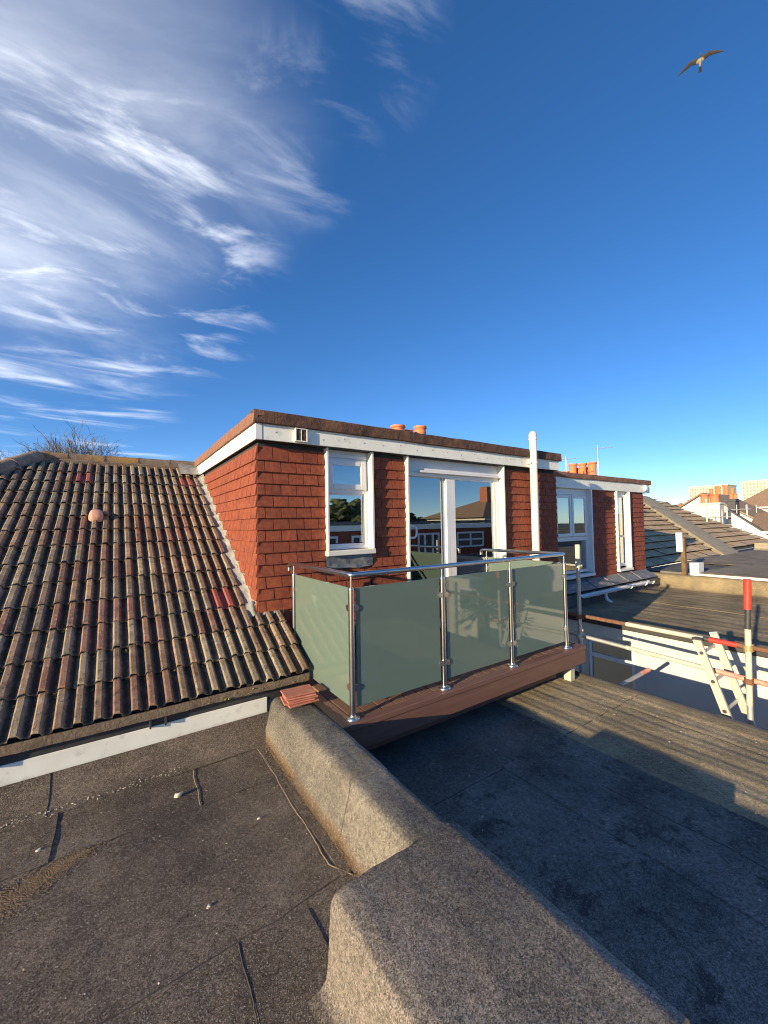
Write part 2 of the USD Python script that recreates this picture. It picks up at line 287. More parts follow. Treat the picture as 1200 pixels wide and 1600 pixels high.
mat('render_white', (.47, .465, .45), (.54, .535, .52), scale=2, rough=.8, bump=.001, bscale=80)
mat('render_cream', (.58, .55, .46), (.64, .61, .52), scale=2, rough=.8)
mat('galvanised', (.42, .42, .40), (.55, .54, .51), scale=14, rough=.5, metal=.6)
mat('cream_paint', (.44, .41, .32), (.54, .51, .41), scale=14, rough=.6, third=(.40, .36, .28), tscale=20, tlo=.6, thi=.7)
mat('red_paint', (.52, .04, .025), (.60, .06, .04), scale=10, rough=.4)
mat('salmon_paint', (.50, .17, .12), (.62, .33, .25), scale=18, rough=.6)
mat('rusty', (.10, .048, .03), (.20, .095, .05), scale=25, rough=.85)
mat('brass', (.45, .33, .14), (.58, .44, .22), scale=20, rough=.5, metal=.5)
mat('black_paint', (.03, .03, .032), (.05, .05, .05), rough=.5)
mat('aluminium', (.46, .44, .39), (.54, .52, .46), scale=20, rough=.45, metal=.35)
mat('slate_tile', (.40, .285, .16), (.54, .40, .24), scale=5, rough=.9, rand=.10)
mat('grey_capping', (.25, .215, .155), (.32, .28, .205), scale=5, rough=.95)
mat('wood_post', (.09, .06, .035), (.18, .115, .065), scale=12, rough=.9)
mat('wood_pale', (.50, .37, .22), (.60, .46, .28), scale=10, rough=.8)
mat('brick_red', (.30, .10, .055), (.40, .16, .09), scale=9, rough=.9)
mat('slate_dark', (.045, .045, .05), (.08, .08, .085), scale=9, rough=.8)
mat('tower_cream', (.55, .47, .33), (.62, .54, .40), scale=.2, rough=.8)
mat('tower_window', (.22, .20, .16), (.30, .27, .21), scale=.3, rough=.5)  # distance haze mixed into the colour: paler than the near panes
mat('window_dark', (.045, .05, .055), (.07, .075, .08), rough=.15)
mat('leaf', (.045, .06, .022), (.085, .095, .035), scale=3, rough=.9)
mat('palm_leaf', (.06, .10, .03), (.10, .15, .05), scale=5, rough=.7)
mat('bark', (.12, .095, .075), (.18, .15, .12), scale=8, rough=.95)
mat('ground', (.055, .055, .05), (.09, .085, .07), scale=.15, rough=.95)
mat('hill', (.10, .085, .05), (.17, .13, .075), scale=.05, rough=.95, third=(.06, .065, .03), tscale=.12, tlo=.5, thi=.6)
mat('bitumen', (.035, .031, .028), (.06, .053, .046), scale=30, rough=.8)
mat('dust_line', (.20, .155, .105), (.30, .24, .17), scale=60, rough=1.0)
mat('silt', (.15, .10, .055), (.24, .17, .095), scale=40, rough=1.0)
mat('stone', (.55, .48, .36), (.72, .66, .54), scale=30, rough=.85)
M['glass'] = usdkit.material(stage, '/World/Looks/glass', {'t': ('transparent_bsdf', {'color': (.80, .86, .86)}), 'g': ('glossy_bsdf', {'roughness': 0.0, 'color': (.95, 1., 1.)}), 'f': ('fresnel', {'IOR': 1.75}), 'a': ('math', {'math_type': 'multiply_add', 'value2': 1.35, 'value3': .20, 'use_clamp': True}), 'm': ('mix_closure', {})},
    [('f.fac', 'a.value1'), ('a.value', 'm.fac'), ('t.BSDF', 'm.closure1'), ('g.BSDF', 'm.closure2')], surface='m.closure')
M['frosted'] = usdkit.material(stage, '/World/Looks/frosted', {'d': ('diffuse_bsdf', {'color': (.205, .280, .240)}), 't': ('translucent_bsdf', {'color': (.30, .42, .365)}), 'g': ('glossy_bsdf', {'roughness': .035, 'color': (1, 1, 1)}), 'f': ('fresnel', {'IOR': 1.7}), 'm1': ('mix_closure', {'fac': .45}), 'm2': ('mix_closure', {})},
    [('d.BSDF', 'm1.closure1'), ('t.BSDF', 'm1.closure2'), ('f.fac', 'm2.fac'), ('m1.closure', 'm2.closure1'), ('g.BSDF', 'm2.closure2')], surface='m2.closure')
M['gull'] = usdkit.material(stage, '/World/Looks/gull', {'tc': ('texture_coordinate', {}), 's': ('vector_math', {'math_type': 'length'}), 'r': ('rgb_ramp', {'ramp': [(0, (.34, .30, .24)), (.09, (.34, .30, .24)), (.12, (.035, .03, .025)), (.45, (.03, .026, .023)), (.55, (.03, .03, .03)), (1, (.03, .03, .03))]}), 'p': ('principled_bsdf', {'roughness': .8})},
    [('tc.object', 's.vector1'), ('s.value', 'r.fac'), ('r.color', 'p.base_color')], surface='p.BSDF')

# ================================================================ ground and hills
g = sheet(np.stack([*np.meshgrid(np.linspace(-1500, 1500, 31), np.linspace(-1500, 1500, 31), indexing='ij'), np.full((31, 31), -9.5)], -1))
obj('ground', g, 'ground', kind='structure')
xs, ys = np.linspace(180, 900, 60), np.linspace(-150, 700, 60); XX, YY = np.meshgrid(xs, ys, indexing='ij')
ZZ = -9.6+np.clip((XX-180)/170, 0, 1)**1.3*(19+14*fb(np.stack([XX/140, YY/140, 0*XX], -1), 4, 3)*1.2)
obj('hill', sheet(np.stack([XX, YY, ZZ], -1)), 'hill', smooth=True, kind='structure')

# ================================================================ left flat roof
def felt_sheet(parent, name, x0, x1, y0, y1, z, m, res=.022, seed=0, amp=.012, wob=.012, fine=.003, stripes=None, th=.006, slope=None, **tags):
    nx, ny = max(4, int((x1-x0)/res)), max(4, int((y1-y0)/res))
    U, V = np.meshgrid(np.linspace(0, 1, nx), np.linspace(0, 1, ny), indexing='ij')
    X, Y = x0+(x1-x0)*U, y0+(y1-y0)*V
    wx0, wx1 = fb(np.stack([0*Y+seed, Y*3, 0*Y], -1), 4, seed)*wob*2, fb(np.stack([0*Y+seed+5, Y*3, 0*Y], -1), 4, seed+1)*wob*2
    wy0, wy1 = fb(np.stack([X*3, 0*X+seed, 0*X], -1), 4, seed+2)*wob*2, fb(np.stack([X*3, 0*X+seed+9, 0*X], -1), 4, seed+3)*wob*2
    X2, Y2 = X+wx0*(1-U)+wx1*U, Y+wy0*(1-V)+wy1*V
    Z = z+fb(np.stack([X2*1.1, Y2*1.1, 0*X], -1), 3, 77)*amp*2+fb(np.stack([X2*9, Y2*9, 0*X], -1), 3, 78)*fine*2
    if stripes: Z = Z+stripes(X2, Y2)
    if slope is not None: Z = Z+slope(X2, Y2)
    P = np.stack([X2, Y2, Z], -1)
    # turn the border down so that the sheet has an edge
    D = P.copy(); D[..., 2] -= th
    top = np.pad(P, ((1, 1), (1, 1), (0, 0)), mode='edge')
    top[0, :, 2] -= th; top[-1, :, 2] -= th; top[1:-1, 0, 2] -= th; top[1:-1, -1, 2] -= th
    return obj(name, sheet(top), m, parent, smooth=35, **tags)
rl = thing('flat_roof', 'brown gritty felt flat roof in the foreground below the ribbed tile roof', 'flat roof', (0, 1.5, -1.75))
obj('roof_deck', bx(-7, 1.3, -2.5, 3.45, -2.0, -1.785), 'felt_dark', rl)
for i, (y0, y1) in enumerate(((2.72, 3.42), (1.76, 2.77), (.80, 1.81), (-.2, .85), (-1.2, -.15))):
    felt_sheet(rl, 'felt_sheet', -5.0 if i < 3 else -4.0, 1.16, y0, y1, -1.752+(.003 if i % 2 else 0), 'felt_brown', seed=10+i, amp=.010)
felt_sheet(rl, 'felt_patch', .94, 1.16, 1.82, 3.3, -1.7455, 'felt_brown', seed=31, amp=.010, res=.02)
felt_sheet(rl, 'felt_patch', .43, .74, 1.0, 1.80, -1.7485, 'felt_brown', seed=32, amp=.010, res=.02)
felt_sheet(rl, 'felt_patch', -.42, -.28, 2.78, 3.30, -1.7465, 'felt_brown', seed=34, amp=.010, res=.015)
# felt turned up under the white board
def upstand(x0, x1, off, seed, name='felt_upstand'):
    prof = np.array([(3.22, -1.746), (3.30, -1.740), (3.35, -1.725), (3.39, -1.700), (3.42, -1.668), (3.445, -1.630), (3.462, -1.597)])
    s = np.linspace(0, 1, 26); t = np.r_[0, np.cumsum(np.hypot(*np.diff(prof, axis=0).T))]; t /= t[-1]
    py, pz = np.interp(s, t, prof[:, 0]), np.interp(s, t, prof[:, 1]); xs = np.linspace(x0, x1, int((x1-x0)/.03)+3)
    X, S = np.meshgrid(xs, s, indexing='ij'); Y = np.broadcast_to(py, X.shape).copy(); Z = np.broadcast_to(pz, X.shape).copy()
    d = off+fb(np.stack([X*2.2, S*1.6, 0*X+seed], -1), 4, 5)*.035*np.sin(np.pi*np.clip(S*.9+.05, 0, 1))
    Y = Y-d*.8; Z = Z+d*.5
    obj(name, sheet(np.stack([X, Y, Z], -1)), 'felt_brown', rl, smooth=True)
for i, (a, b) in enumerate(((-5, -2.2), (-2.25, -.34), (-.38, .49), (.45, 1.16))): upstand(a, b, .004*(i % 2)+.002, 3.0)

# ================================================================ parapet between the two roofs
pw = thing('parapet_wall', 'low rounded felt-covered wall running between the two flat roofs', 'parapet', (1.25, 1.5, -1.75))
PROF = np.array([(1.00, -1.744), (1.03, -1.738), (1.052, -1.715), (1.066, -1.67), (1.082, -1.60), (1.100, -1.515), (1.112, -1.474), (1.132, -1.458), (1.20, -1.456), (1.34, -1.462), (1.368, -1.474), (1.376, -1.50), (1.378, -1.91)])
def sweep_wall(parent, name, prof, y0, y1, m, off=0., seed=0, amp=.015, ns=110, res=.022, cap=False, **tags):
    t = np.r_[0, np.cumsum(np.hypot(*np.diff(prof, axis=0).T))]; t /= t[-1]; s = np.linspace(0, 1, ns)
    px, pz = np.interp(s, t, prof[:, 0]), np.interp(s, t, prof[:, 1])
    k = np.ones(5)/5 if not cap else np.array([0, .25, .5, .25, 0]); px[2:-2], pz[2:-2] = np.convolve(px, k, 'valid'), np.convolve(pz, k, 'valid')
    n = np.stack([-np.gradient(pz), np.gradient(px)], -1); n /= np.linalg.norm(n, axis=1)[:, None]
    ys = np.linspace(y0, y1, int((y1-y0)/res)+3); Y, S = np.meshgrid(ys, s, indexing='ij')
    X = np.broadcast_to(px, Y.shape); Z = np.broadcast_to(pz, Y.shape)
    w0 = fb(np.stack([S*4, 0*S+seed, 0*S], -1), 4, seed)*.05; w1 = fb(np.stack([S*4, 0*S+seed+4, 0*S], -1), 4, seed+1)*.05
    V = (Y-y0)/(y1-y0); Y = Y+w0*(1-V)+w1*V
    d = off+(fb(np.stack([X*3, Y*1.6, Z*3], -1), 4, 41)*amp*2+fb(np.stack([X*14, Y*14, Z*14], -1), 3, 42)*.006)*np.minimum(1, np.minimum(S, 1-S)*14)
    P = np.stack([X+n[:, 0]*d, Y, Z+n[:, 1]*d], -1)
    a = P[:1].copy(); b = P[-1:].copy(); a[..., 0] -= n[:, 0]*.005; a[..., 2] -= n[:, 1]*.005; b[..., 0] -= n[:, 0]*.005; b[..., 2] -= n[:, 1]*.005
    Q = np.concatenate([a, P, b]); mb = MB().add(*sheet(Q))
    if cap:
        for E, sgn in ((Q[0], 1), (Q[-1], -1)):
            c = np.array([E[:, 0].mean(), E[:, 1].mean(), -1.75]); st = mb.n; mb.add(np.vstack([E, c]), np.array([(i, i+1, len(E)) for i in range(len(E)-1)]))
    return obj(name, mb, m, parent, smooth=40, **tags)
sweep_wall(pw, 'felt_sheet', PROF, 2.62, 3.38, 'felt_wall', .000, 1)
sweep_wall(pw, 'felt_sheet', PROF, 2.02, 2.66, 'felt_wall', .005, 2)
sweep_wall(pw, 'felt_sheet', PROF, 1.36, 2.06, 'felt_wall', .001, 3)
sweep_wall(pw, 'felt_sheet', PROF, -2.4, .58, 'felt_wall', .001, 4, res=.04)
BPROF = np.array([(.59, -1.744), (.645, -1.738), (.670, -1.715), (.680, -1.65), (.684, -1.54), (.688, -1.440), (.703, -1.412), (.76, -1.402), (1.0, -1.398), (1.30, -1.402), (1.345, -1.412), (1.384, -1.45), (1.388, -1.91)])
sweep_wall(pw, 'raised_section', BPROF, .50, 1.43, 'felt_block', .0, 6, amp=.012, ns=150, res=.015, cap=True, label='wide raised block of the parapet under one broad felt sheet')

# ================================================================ right flat roof
rr = thing('flat_roof', 'wide dark felt flat roof half in shadow in front of the balcony', 'flat roof', (3, 1.5, -1.9))
obj('roof_deck', bx(1.385, 4.72, -1.2, 4.1, -2.15, -1.935), 'felt_dark', rr)
def stripes(X, Y):
    w = np.clip((X-2.7)/.6, 0, 1)
    return w*(.003*np.sin(X*2*np.pi/.27+.6*np.sin(Y*1.1))+.002*np.sin(X*2*np.pi/.115+1.3+.8*np.sin(Y*.7)))
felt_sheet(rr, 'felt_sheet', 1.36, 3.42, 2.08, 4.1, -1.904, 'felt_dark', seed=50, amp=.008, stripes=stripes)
felt_sheet(rr, 'felt_sheet', 3.36, 4.74, 2.07, 4.1, -1.902, 'felt_sunlit', seed=54, amp=.008, stripes=stripes)  # same felt, continued in the sunlit colour past the shadow edge
felt_sheet(rr, 'felt_sheet', 1.36, 2.55, -1.2, 2.12, -1.897, 'felt_worn_shaded', seed=51, amp=.008, stripes=stripes)
felt_sheet(rr, 'felt_sheet', 2.50, 3.30, -1.2, 2.13, -1.892, 'felt_worn_shaded', seed=52, amp=.008, stripes=stripes)
felt_sheet(rr, 'felt_sheet', 3.25, 4.74, -1.2, 2.14, -1.897, 'felt_sunlit', seed=53, amp=.008, stripes=stripes)
obj('edge_trim', MB().box(4.715, 4.775, -1.2, 4.1, -2.05, -1.865, c=.012), 'black_paint', rr)
obj('wall_face', bx(4.40, 4.70, -1.2, 4.1, -9.4, -2.16), 'render_white', rr)
obj('wall_face', bx(1.4, 4.39, -1.2, -.95, -9.4, -2.16), 'render_white', rr)

# ================================================================ main tiled roof on the left
TS = .569; TA = math.atan(TS); TD = np.array([0, math.cos(TA), math.sin(TA)]); TN = np.array([0, -math.sin(TA), math.cos(TA)]); T0 = np.array([0, 3.43, -1.343])
tr = thing('tiled_roof', 'weathered ribbed tile roof with mossy brown tiles and three red replacements', 'roof', (0, 3.43, -1.36))
PITCH_X, GAUGE = .2163, .330
prof = [(0, .004), (.022, .000), (.029, .028), (.036, .034), (.066, .034), (.074, .028), (.081, .002), (.130, .000), (.137, .028), (.144, .034), (.176, .034), (.184, .027), (.193, .010), (.216, .007)]
prof = np.array(prof)
def roof_tile(xr, s, jit):
    """one interlocking tile: right edge at xr, tail at slope length s"""
    L_, th = .40, .011
    V = []
    for (ss, lift) in ((0, .031), (.012, .033), (L_, .0)):
        for k, dz in ((0, 0), (1, -th)):
            for (px, ph) in prof:
                sag = .002*math.sin(px*40+jit[2]*9)
                V.append(np.array([xr-PITCH_X+px+jit[0], 0, 0])+T0+TD*(s+ss+jit[1]+(.004*math.sin(px*70+jit[2]*20) if ss < .02 else 0))+TN*(ph+lift+dz+.006+sag-(.003 if ss == 0 and k == 0 else 0)+jit[3]))
    n = len(prof); Fs = []
    def row(a, b, flip):
        for i in range(n-1):
            q = (a+i, a+i+1, b+i+1, b+i); Fs.append(tuple(q) if not flip else tuple(q[::-1]))
    row(0, 2*n, False); row(2*n, 4*n, False); row(n, 3*n, True); row(3*n, 5*n, True); row(0, n, True); row(4*n, 5*n, False)
    for a, b in ((0, 2*n), (2*n, 4*n)):
        Fs.append((a, b, b+n, a+n)); Fs.append((a+n-1, a+2*n-1, b+2*n-1, b+n-1))
    return np.array(V), np.array(Fs)
RED = {(3, 2), (12, 8), (12, 2)}
VERGE = 1.485; tiles_left = []; extra = MB(); extra_n = 0
cands = []
for i in range(15):
    s = i*GAUGE; yb = 3.43+s*math.cos(TA)
    for k in range(0, 16):
        xr = VERGE-PITCH_X*k; xl = xr-PITCH_X
        if yb > 4.02 and xr > 1.30: continue
        hip = -.915-(7.61-(yb+.14))*.714
        if xl+.06 < hip: continue
        if s+.30 > 4.90: continue
        cands.append((i, k, xr, s, xl > -.20*yb-.25))
for (i, k, xr, s, near) in cands:
    v, f = roof_tile(xr, s, (RNG.gauss(0, .002), RNG.gauss(0, .004), RNG.random(), RNG.gauss(0, .0015)))
    if (i, k) in RED: obj('tile', (v, f), 'roof_tile_red', tr, label='clean red replacement tile among the weathered ones')
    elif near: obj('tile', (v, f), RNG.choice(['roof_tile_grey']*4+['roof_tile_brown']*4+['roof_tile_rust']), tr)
    else: extra.add(v, f)
if extra.n: obj('outer_tiles', extra, 'roof_tile_brown', tr, kind='stuff')
# boarding under the tiles, hip side and back
def onroof(x, s, h): return np.array([x, 0, 0])+T0+TD*s+TN*h
SR = 4.86
b0 = np.array([onroof(-4.0, .03, -.03), onroof(1.46, .03, -.03), onroof(1.46, .95, -.03), onroof(1.18, .95, -.03), onroof(1.18, SR, -.03), onroof(-.92, SR, -.03)])
b1 = b0-TN*.05
obj('roof_boarding', (np.vstack([b0, b1]), np.array([(0, 1, 2), (0, 2, 3), (0, 3, 4), (0, 4, 5), (6, 8, 7), (6, 9, 8), (6, 10, 9), (6, 11, 10)]+[(i, (i+1) % 6, (i+1) % 6+6) for i in range(6)]+[(i, (i+1) % 6+6, i+6) for i in range(6)])), 'dark_gap', tr)
obj('hip_slope', (np.array([onroof(-4.1, .0, .02), onroof(-.92, SR, .02), [-4.2, 11.8, -1.34]]), np.array([(0, 1, 2)])), 'plain_roof', tr)
obj('back_slope', (np.array([onroof(-.92, SR, .02), onroof(1.2, SR, .02), [1.2, 11.8, -1.36], [-4.2, 11.8, -1.36]]), np.array([(0, 1, 2), (0, 2, 3)])), 'plain_roof', tr)
# ridge and hip tiles: half-round
def half_round(a, b, r, up, lift=0.0):
    a, b = np.asarray(a, float), np.asarray(b, float); d = (b-a)/np.linalg.norm(b-a); side = np.cross(d, up); side /= np.linalg.norm(side); u = np.cross(side, d)
    ang = np.linspace(-.12*np.pi, 1.12*np.pi, 13); mb = MB()
    P = np.array([[p+u*(lift*(j))+(r+.008*(j == 0)-dr)*(np.cos(t)*side+np.sin(t)*u*.95) for t in ang] for j, p in enumerate((a, a+(b-a)*.06, b)) for dr in (0, )])
    mb.add(*sheet(P)); Q = P.copy(); c = (a+b)/2
    for E in (P[0], P[-1]):
        m_ = E.mean(0); mb.add(np.vstack([E, m_]), np.array([(i, i+1, len(E)) for i in range(len(E)-1)]))
    return mb
RY, RZ = T0[1]+SR*math.cos(TA), T0[2]+SR*math.sin(TA)
x = -1.02
while x < 1.05:
    obj('ridge_tile', half_round((x, RY, RZ+.0), (x+.445, RY, RZ-.004), .112, np.array([0, 0, 1.])), 'ridge_tile' if x < .1 else 'ridge_tile_plain', tr, smooth=40); x += .45
hd = np.array([-.915-.0, 7.61, RZ]); h2 = np.array([-.915-3.0, 7.61-4.2, -1.34]); hv = (h2-hd)/np.linalg.norm(h2-hd); hl = np.linalg.norm(h2-hd)
s = 0.02
while s < hl-.3:
    obj('hip_tile', half_round(hd+hv*(s+.445)+np.array([0, 0, .01]), hd+hv*s, .118, np.array([0, 0, 1.])), 'ridge_tile_plain', tr, smooth=40); s += .45
obj('mortar_bed', MB().box(-.95, 1.12, RY-.145, RY-.06, RZ-.10, RZ-.005, c=.02), 'mortar', tr)
# eave: mortar course, dark gutter board and the white board below
xs = np.linspace(-4.2, 1.475, 190); e1 = fb(np.c_[xs*7, 0*xs, 0*xs], 4, 8)*.02
P = np.stack([np.stack([xs, np.full_like(xs, 3.452), np.full_like(xs, -1.338)], -1), np.stack([xs, 3.428+e1*.3, -1.336+e1*.2], -1), np.stack([xs, 3.424+e1*.4, -1.372+e1], -1), np.stack([xs, 3.430+e1*.3, -1.402+e1*.6], -1), np.stack([xs, np.full_like(xs, 3.47), np.full_like(xs, -1.405)], -1)], 0)
obj('eave_mortar', sheet(P), 'mortar', tr, smooth=40)
obj('gutter_board', bx(-4.2, 1.46, 3.475, 3.52, -1.50, -1.39), 'black_paint', tr)
obj('white_board', bx(-4.2, 1.10, 3.468, 3.484, -1.615, -1.472, c=.003), 'white_board', tr)
for bxp in (.22, .32, -.62): obj('board_bracket', MB().box(bxp, bxp+.012, 3.44, 3.475, -1.475, -1.40), 'black_paint', tr)
# moss
mb, mb2 = MB(), MB(); ico = trimesh.creation.icosphere(1, 1.0); ico0 = trimesh.creation.icosphere(0, 1.0)
def blob(p, r):
    v = ico.vertices*(1+.35*NR.standard_normal((len(ico.vertices), 1)))*[r, r, r*.6]; return v+p, ico.faces
for _ in range(800):
    i = RNG.randint(1, 14); k = RNG.randint(0, 10); s = i*GAUGE+RNG.uniform(-.05, .06); y = 3.43+s*math.cos(TA)
    xx = VERGE-.108*RNG.randint(1, 22)+RNG.uniform(.0, .03)
    if y > 4.0 and xx > 1.1 or xx < -.915-(7.61-y)*.714: continue
    mb.add(*blob(onroof(xx, s, .022), RNG.uniform(.006, .02)))
obj('moss', mb, 'moss', tr, kind='stuff')
for _ in range(90):
    mb2.add(*blob(np.array([RNG.uniform(.55, 1.43), 3.43+RNG.uniform(-.004, .02), -1.375+RNG.uniform(-.02, .02)]), RNG.uniform(.004, .010)))
obj('yellow_moss', mb2, 'moss_yellow', tr, kind='stuff')
# terracotta hooded vent
vb = onroof(-.18, 2.90, .03); t_ = np.linspace(0, np.pi, 15)
P = []
for a, sc in ((-.062, .12), (-.060, .45), (-.050, .74), (-.03, .94), (.0, 1.0), (.06, 1.0), (.12, .9), (.16, .55), (.17, .1)):
    P.append([vb+np.array([.074*sc*np.sign(math.cos(q))*abs(math.cos(q))**.6, 0, 0])+TD*a+TN*(.088*sc*math.sin(q)**.7) for q in t_])
P = np.array(P); mbv = MB().add(*sheet(P))
for E in (P[0], P[-1]): mbv.add(np.vstack([E, E.mean(0)]), np.array([(i, i+1, len(E)) for i in range(len(E)-1)]))
obj('vent_hood', mbv, 'terracotta_pale', tr, smooth=50, label='pale terracotta hooded vent tile')
# lead and mortar down the side of the dormer
ss = np.linspace(.92, 4.78, 130); ww = np.linspace(0, 1, 10); SS, WW = np.meshgrid(ss, ww, indexing='ij')
wl = fb(np.stack([SS*4, 0*SS, 0*SS], -1), 4, 20)
Xf = 1.085+wl*.07+WW*(1.216-1.085-wl*.07); Hf = .028+.05*WW**3+.03*fb(np.stack([SS*6, WW*2, 0*SS], -1), 4, 21)+.012*np.sin(WW*np.pi)*np.sign(np.sin(SS*2*np.pi/.33))*.3+.008
P = T0+Xf[..., None]*np.array([1., 0, 0])+SS[..., None]*TD+Hf[..., None]*TN
obj('lead_flashing', sheet(P), 'lead', tr, smooth=True)
SS, WW = np.meshgrid(np.linspace(.92, 4.78, 60), np.linspace(0, 1, 6), indexing='ij'); P = T0+(1.2195+.006*fb(np.stack([SS*5, WW, 0*SS], -1), 3, 2))[..., None]*np.array([1., 0, 0])+SS[..., None]*TD+(.06+WW*.06)[..., None]*TN
obj('lead_upturn', sheet(P), 'lead', tr, smooth=True)
# mortar saddle at the top of the flashing and on the tiles in front of the dormer corner
P = np.stack(np.meshgrid(np.linspace(.90, 1.26, 14), np.linspace(4.35, 4.95, 14), indexing='ij'), -1); H = .075+.05*fb(np.c_[P[..., 0].ravel()*6, P[..., 1].ravel()*6, 0*P[..., 0].ravel()], 3, 5).reshape(14, 14)
obj('lead_saddle', sheet(T0+P[..., :1]*np.array([1., 0, 0])+P[..., 1:]*TD+H[..., None]*TN), 'lead', tr, smooth=True)
P = np.stack(np.meshgrid(np.linspace(1.12, 1.49, 16), np.linspace(.80, .97, 8), indexing='ij'), -1)
H = .045+.018*np.sin((P[..., 0]-1.485)*2*np.pi/.108)+.02*fb(np.c_[P[..., 0].ravel()*9, P[..., 1].ravel()*9, 0*P[..., 0].ravel()], 3, 6).reshape(16, 8)+np.clip((P[..., 1]-.88)/.1, 0, 1)*.05
obj('lead_apron', sheet(T0+P[..., :1]*np.array([1., 0, 0])+P[..., 1:]*TD+H[..., None]*TN), 'lead', tr, smooth=True)
obj('wall_below', bx(-6, 1.24, 3.53, 3.7, -2.2, -1.42), 'render_white', tr)

# ================================================================ main dormer
dm = thing('roof_dormer', 'near red tile-hung dormer with sliding door and a small window above the balcony', 'dormer', (1.23, 4.13, -1.49))
FY = 4.165       # battens; tile noses stand at about 4.125
def wallbox(*a): obj('wall_core', bx(*a), 'dark_gap', dm)
wallbox(1.245, 2.02, FY, 4.45, -1.9, .89); wallbox(2.62, 3.16, FY, 4.45, -1.9, .89); wallbox(5.08, 6.50, FY, 4.45, -1.9, .89)
wallbox(2.02, 2.62, FY, 4.45, -1.9, -.34); wallbox(2.02, 2.62, 4.27, 4.45, .80, .89); wallbox(3.16, 5.08, 4.30, 4.45, .70, .89); wallbox(3.16, 5.08, FY+.03, 4.45, -1.9, -1.46)
obj('side_wall', bx(1.245, 1.40, 4.451, 7.9, -1.9, .89), 'dark_gap', dm)
obj('end_wall', bx(6.35, 6.50, 4.451, 7.9, -1.9, .89), 'dark_gap', dm)
obj('room_wall', bx(1.41, 6.34, 7.0, 7.1, -1.5, .95), 'room', dm); obj('room_floor', bx(1.41, 6.34, 4.46, 6.99, -1.56, -1.47), 'room', dm); obj('room_ceiling', bx(1.41, 6.34, 4.46, 6.99, .80, .88), 'room', dm)
TG, TW = .1215, .172
def shingle(x0, x1, zt, seed, front=True, y=FY):
    """clay tile nose: tilted plate, chamfered; tail proud at the bottom"""
    h = TG+.03; g = .0038; j = RNG.gauss(0, .0009); k = RNG.gauss(0, .0005); cam_ = RNG.uniform(.0, .0015)
    xa, xb = x0+g, x1-g; zb = zt+RNG.gauss(0, .0009)
    # (x, out, z): bottom edge slightly bowed
    pts = []
    for xx in (xa, (xa+xb)/2, xb):
        bow = cam_ if xx not in (xa, xb) else 0
        tw = k*(xx-(xa+xb)/2)/TW*4
        pts += [(xx, .036+j+bow+tw, zb+.002), (xx, .041+j+bow+tw, zb+.006), (xx, .018+bow*.5, zb+h), (xx, .006, zb+h), (xx, .016+j, zb)]
    V = np.array([(p[0], y-p[1], p[2]) for p in pts]); Fs = []
    for a in (0, 5):
        for i in range(5):
            i2 = (i+1) % 5; Fs.append((a+i, a+5+i, a+5+i2, a+i2))
    F3 = [t for q in Fs for t in ((q[0], q[1], q[2]), (q[0], q[2], q[3]))]
    for b, rev in ((0, False), (10, True)):
        for i in (1, 2, 3): F3.append((b, b+i, b+i+1) if not rev else (b, b+i+1, b+i))
    return V, np.array(F3)
front = []
for r in range(20):
    zt = .69-r*TG
    if zt < -1.55: break
    for (a, b, lo) in ((1.222, 1.998, -9), (1.998, 2.612, -9), (2.612, 3.150, -9), (5.062, 6.53, -9)):
        if (a, b) == (1.998, 2.612) and zt > -.62: continue
        x = a-(TW/2 if r % 2 else 0)
        x = 1.222-(TW*.5 if r % 2 else 0)+math.floor((a-1.222+(TW*.5 if r % 2 else 0))/TW)*TW
        while x < b-.012:
            xa, xb = max(x, a), min(x+TW, b)
            if xb-xa > .022:
                dist = ((xa+xb)/2)**2+4.1**2+zt**2
                front.append((dist*(1+.0*zt), xa, xb, zt))
            x += TW
front.sort(); rest = MB()
for n_, (d_, xa, xb, zt) in enumerate(front):
    v, f = shingle(xa, xb, zt, n_)
    if n_ < 298: obj('wall_tile', (v, f), 'wall_tile', dm)
    else: rest.add(v, f)
if rest.n: obj('further_wall_tiles', rest, 'wall_tile', dm, kind='stuff')
side = MB()
for r in range(20):
    zt = .69-r*TG; y = 4.135-(TW*.5 if r % 2 == 0 else 0)
    while y < 7.85:
        roofz = T0[2]+(y-3.43)*TS
        if zt+TG > roofz-.15:
            ya, yb = max(y, 4.128), min(y+TW, 7.85)
            if yb-ya > .02:
                v, f = shingle(ya, yb, zt, 0, y=0.0)       # (along, -out, z) -> wall that faces -X
                w = np.stack([1.245+v[:, 1], v[:, 0], v[:, 2]], -1); side.add(w, f[:, ::-1])
        y += TW
obj('side_wall_tiles', side, 'wall_tile', dm, kind='stuff')
# fascia, felt roof edge, roof
obj('fascia_board', bx(1.262, 6.50, 4.050, 4.068, .892, 1.062, c=.003), 'white_board', dm)
obj('corner_trim', bx(1.186, 1.258, 4.046, 4.072, .890, 1.064, c=.004), 'white_plastic', dm)
obj('fascia_board', bx(1.186, 1.204, 4.074, 7.80, .890, 1.064, c=.003), 'white_board', dm)
obj('fascia_board', bx(6.488, 6.506, 4.072, 7.80, .892, 1.062, c=.003), 'white_board', dm)
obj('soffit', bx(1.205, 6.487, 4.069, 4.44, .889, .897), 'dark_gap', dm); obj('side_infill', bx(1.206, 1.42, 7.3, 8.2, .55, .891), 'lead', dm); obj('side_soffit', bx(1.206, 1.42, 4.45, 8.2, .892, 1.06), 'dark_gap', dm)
screws = MB()
for xq in np.arange(1.40, 6.4, .27):
    screws.m(tube([(xq, 4.053, .98+.02*math.sin(xq*9)), (xq, 4.047, .98+.02*math.sin(xq*9))], .008, 8))
obj('screw_heads', screws, 'galvanised', dm)
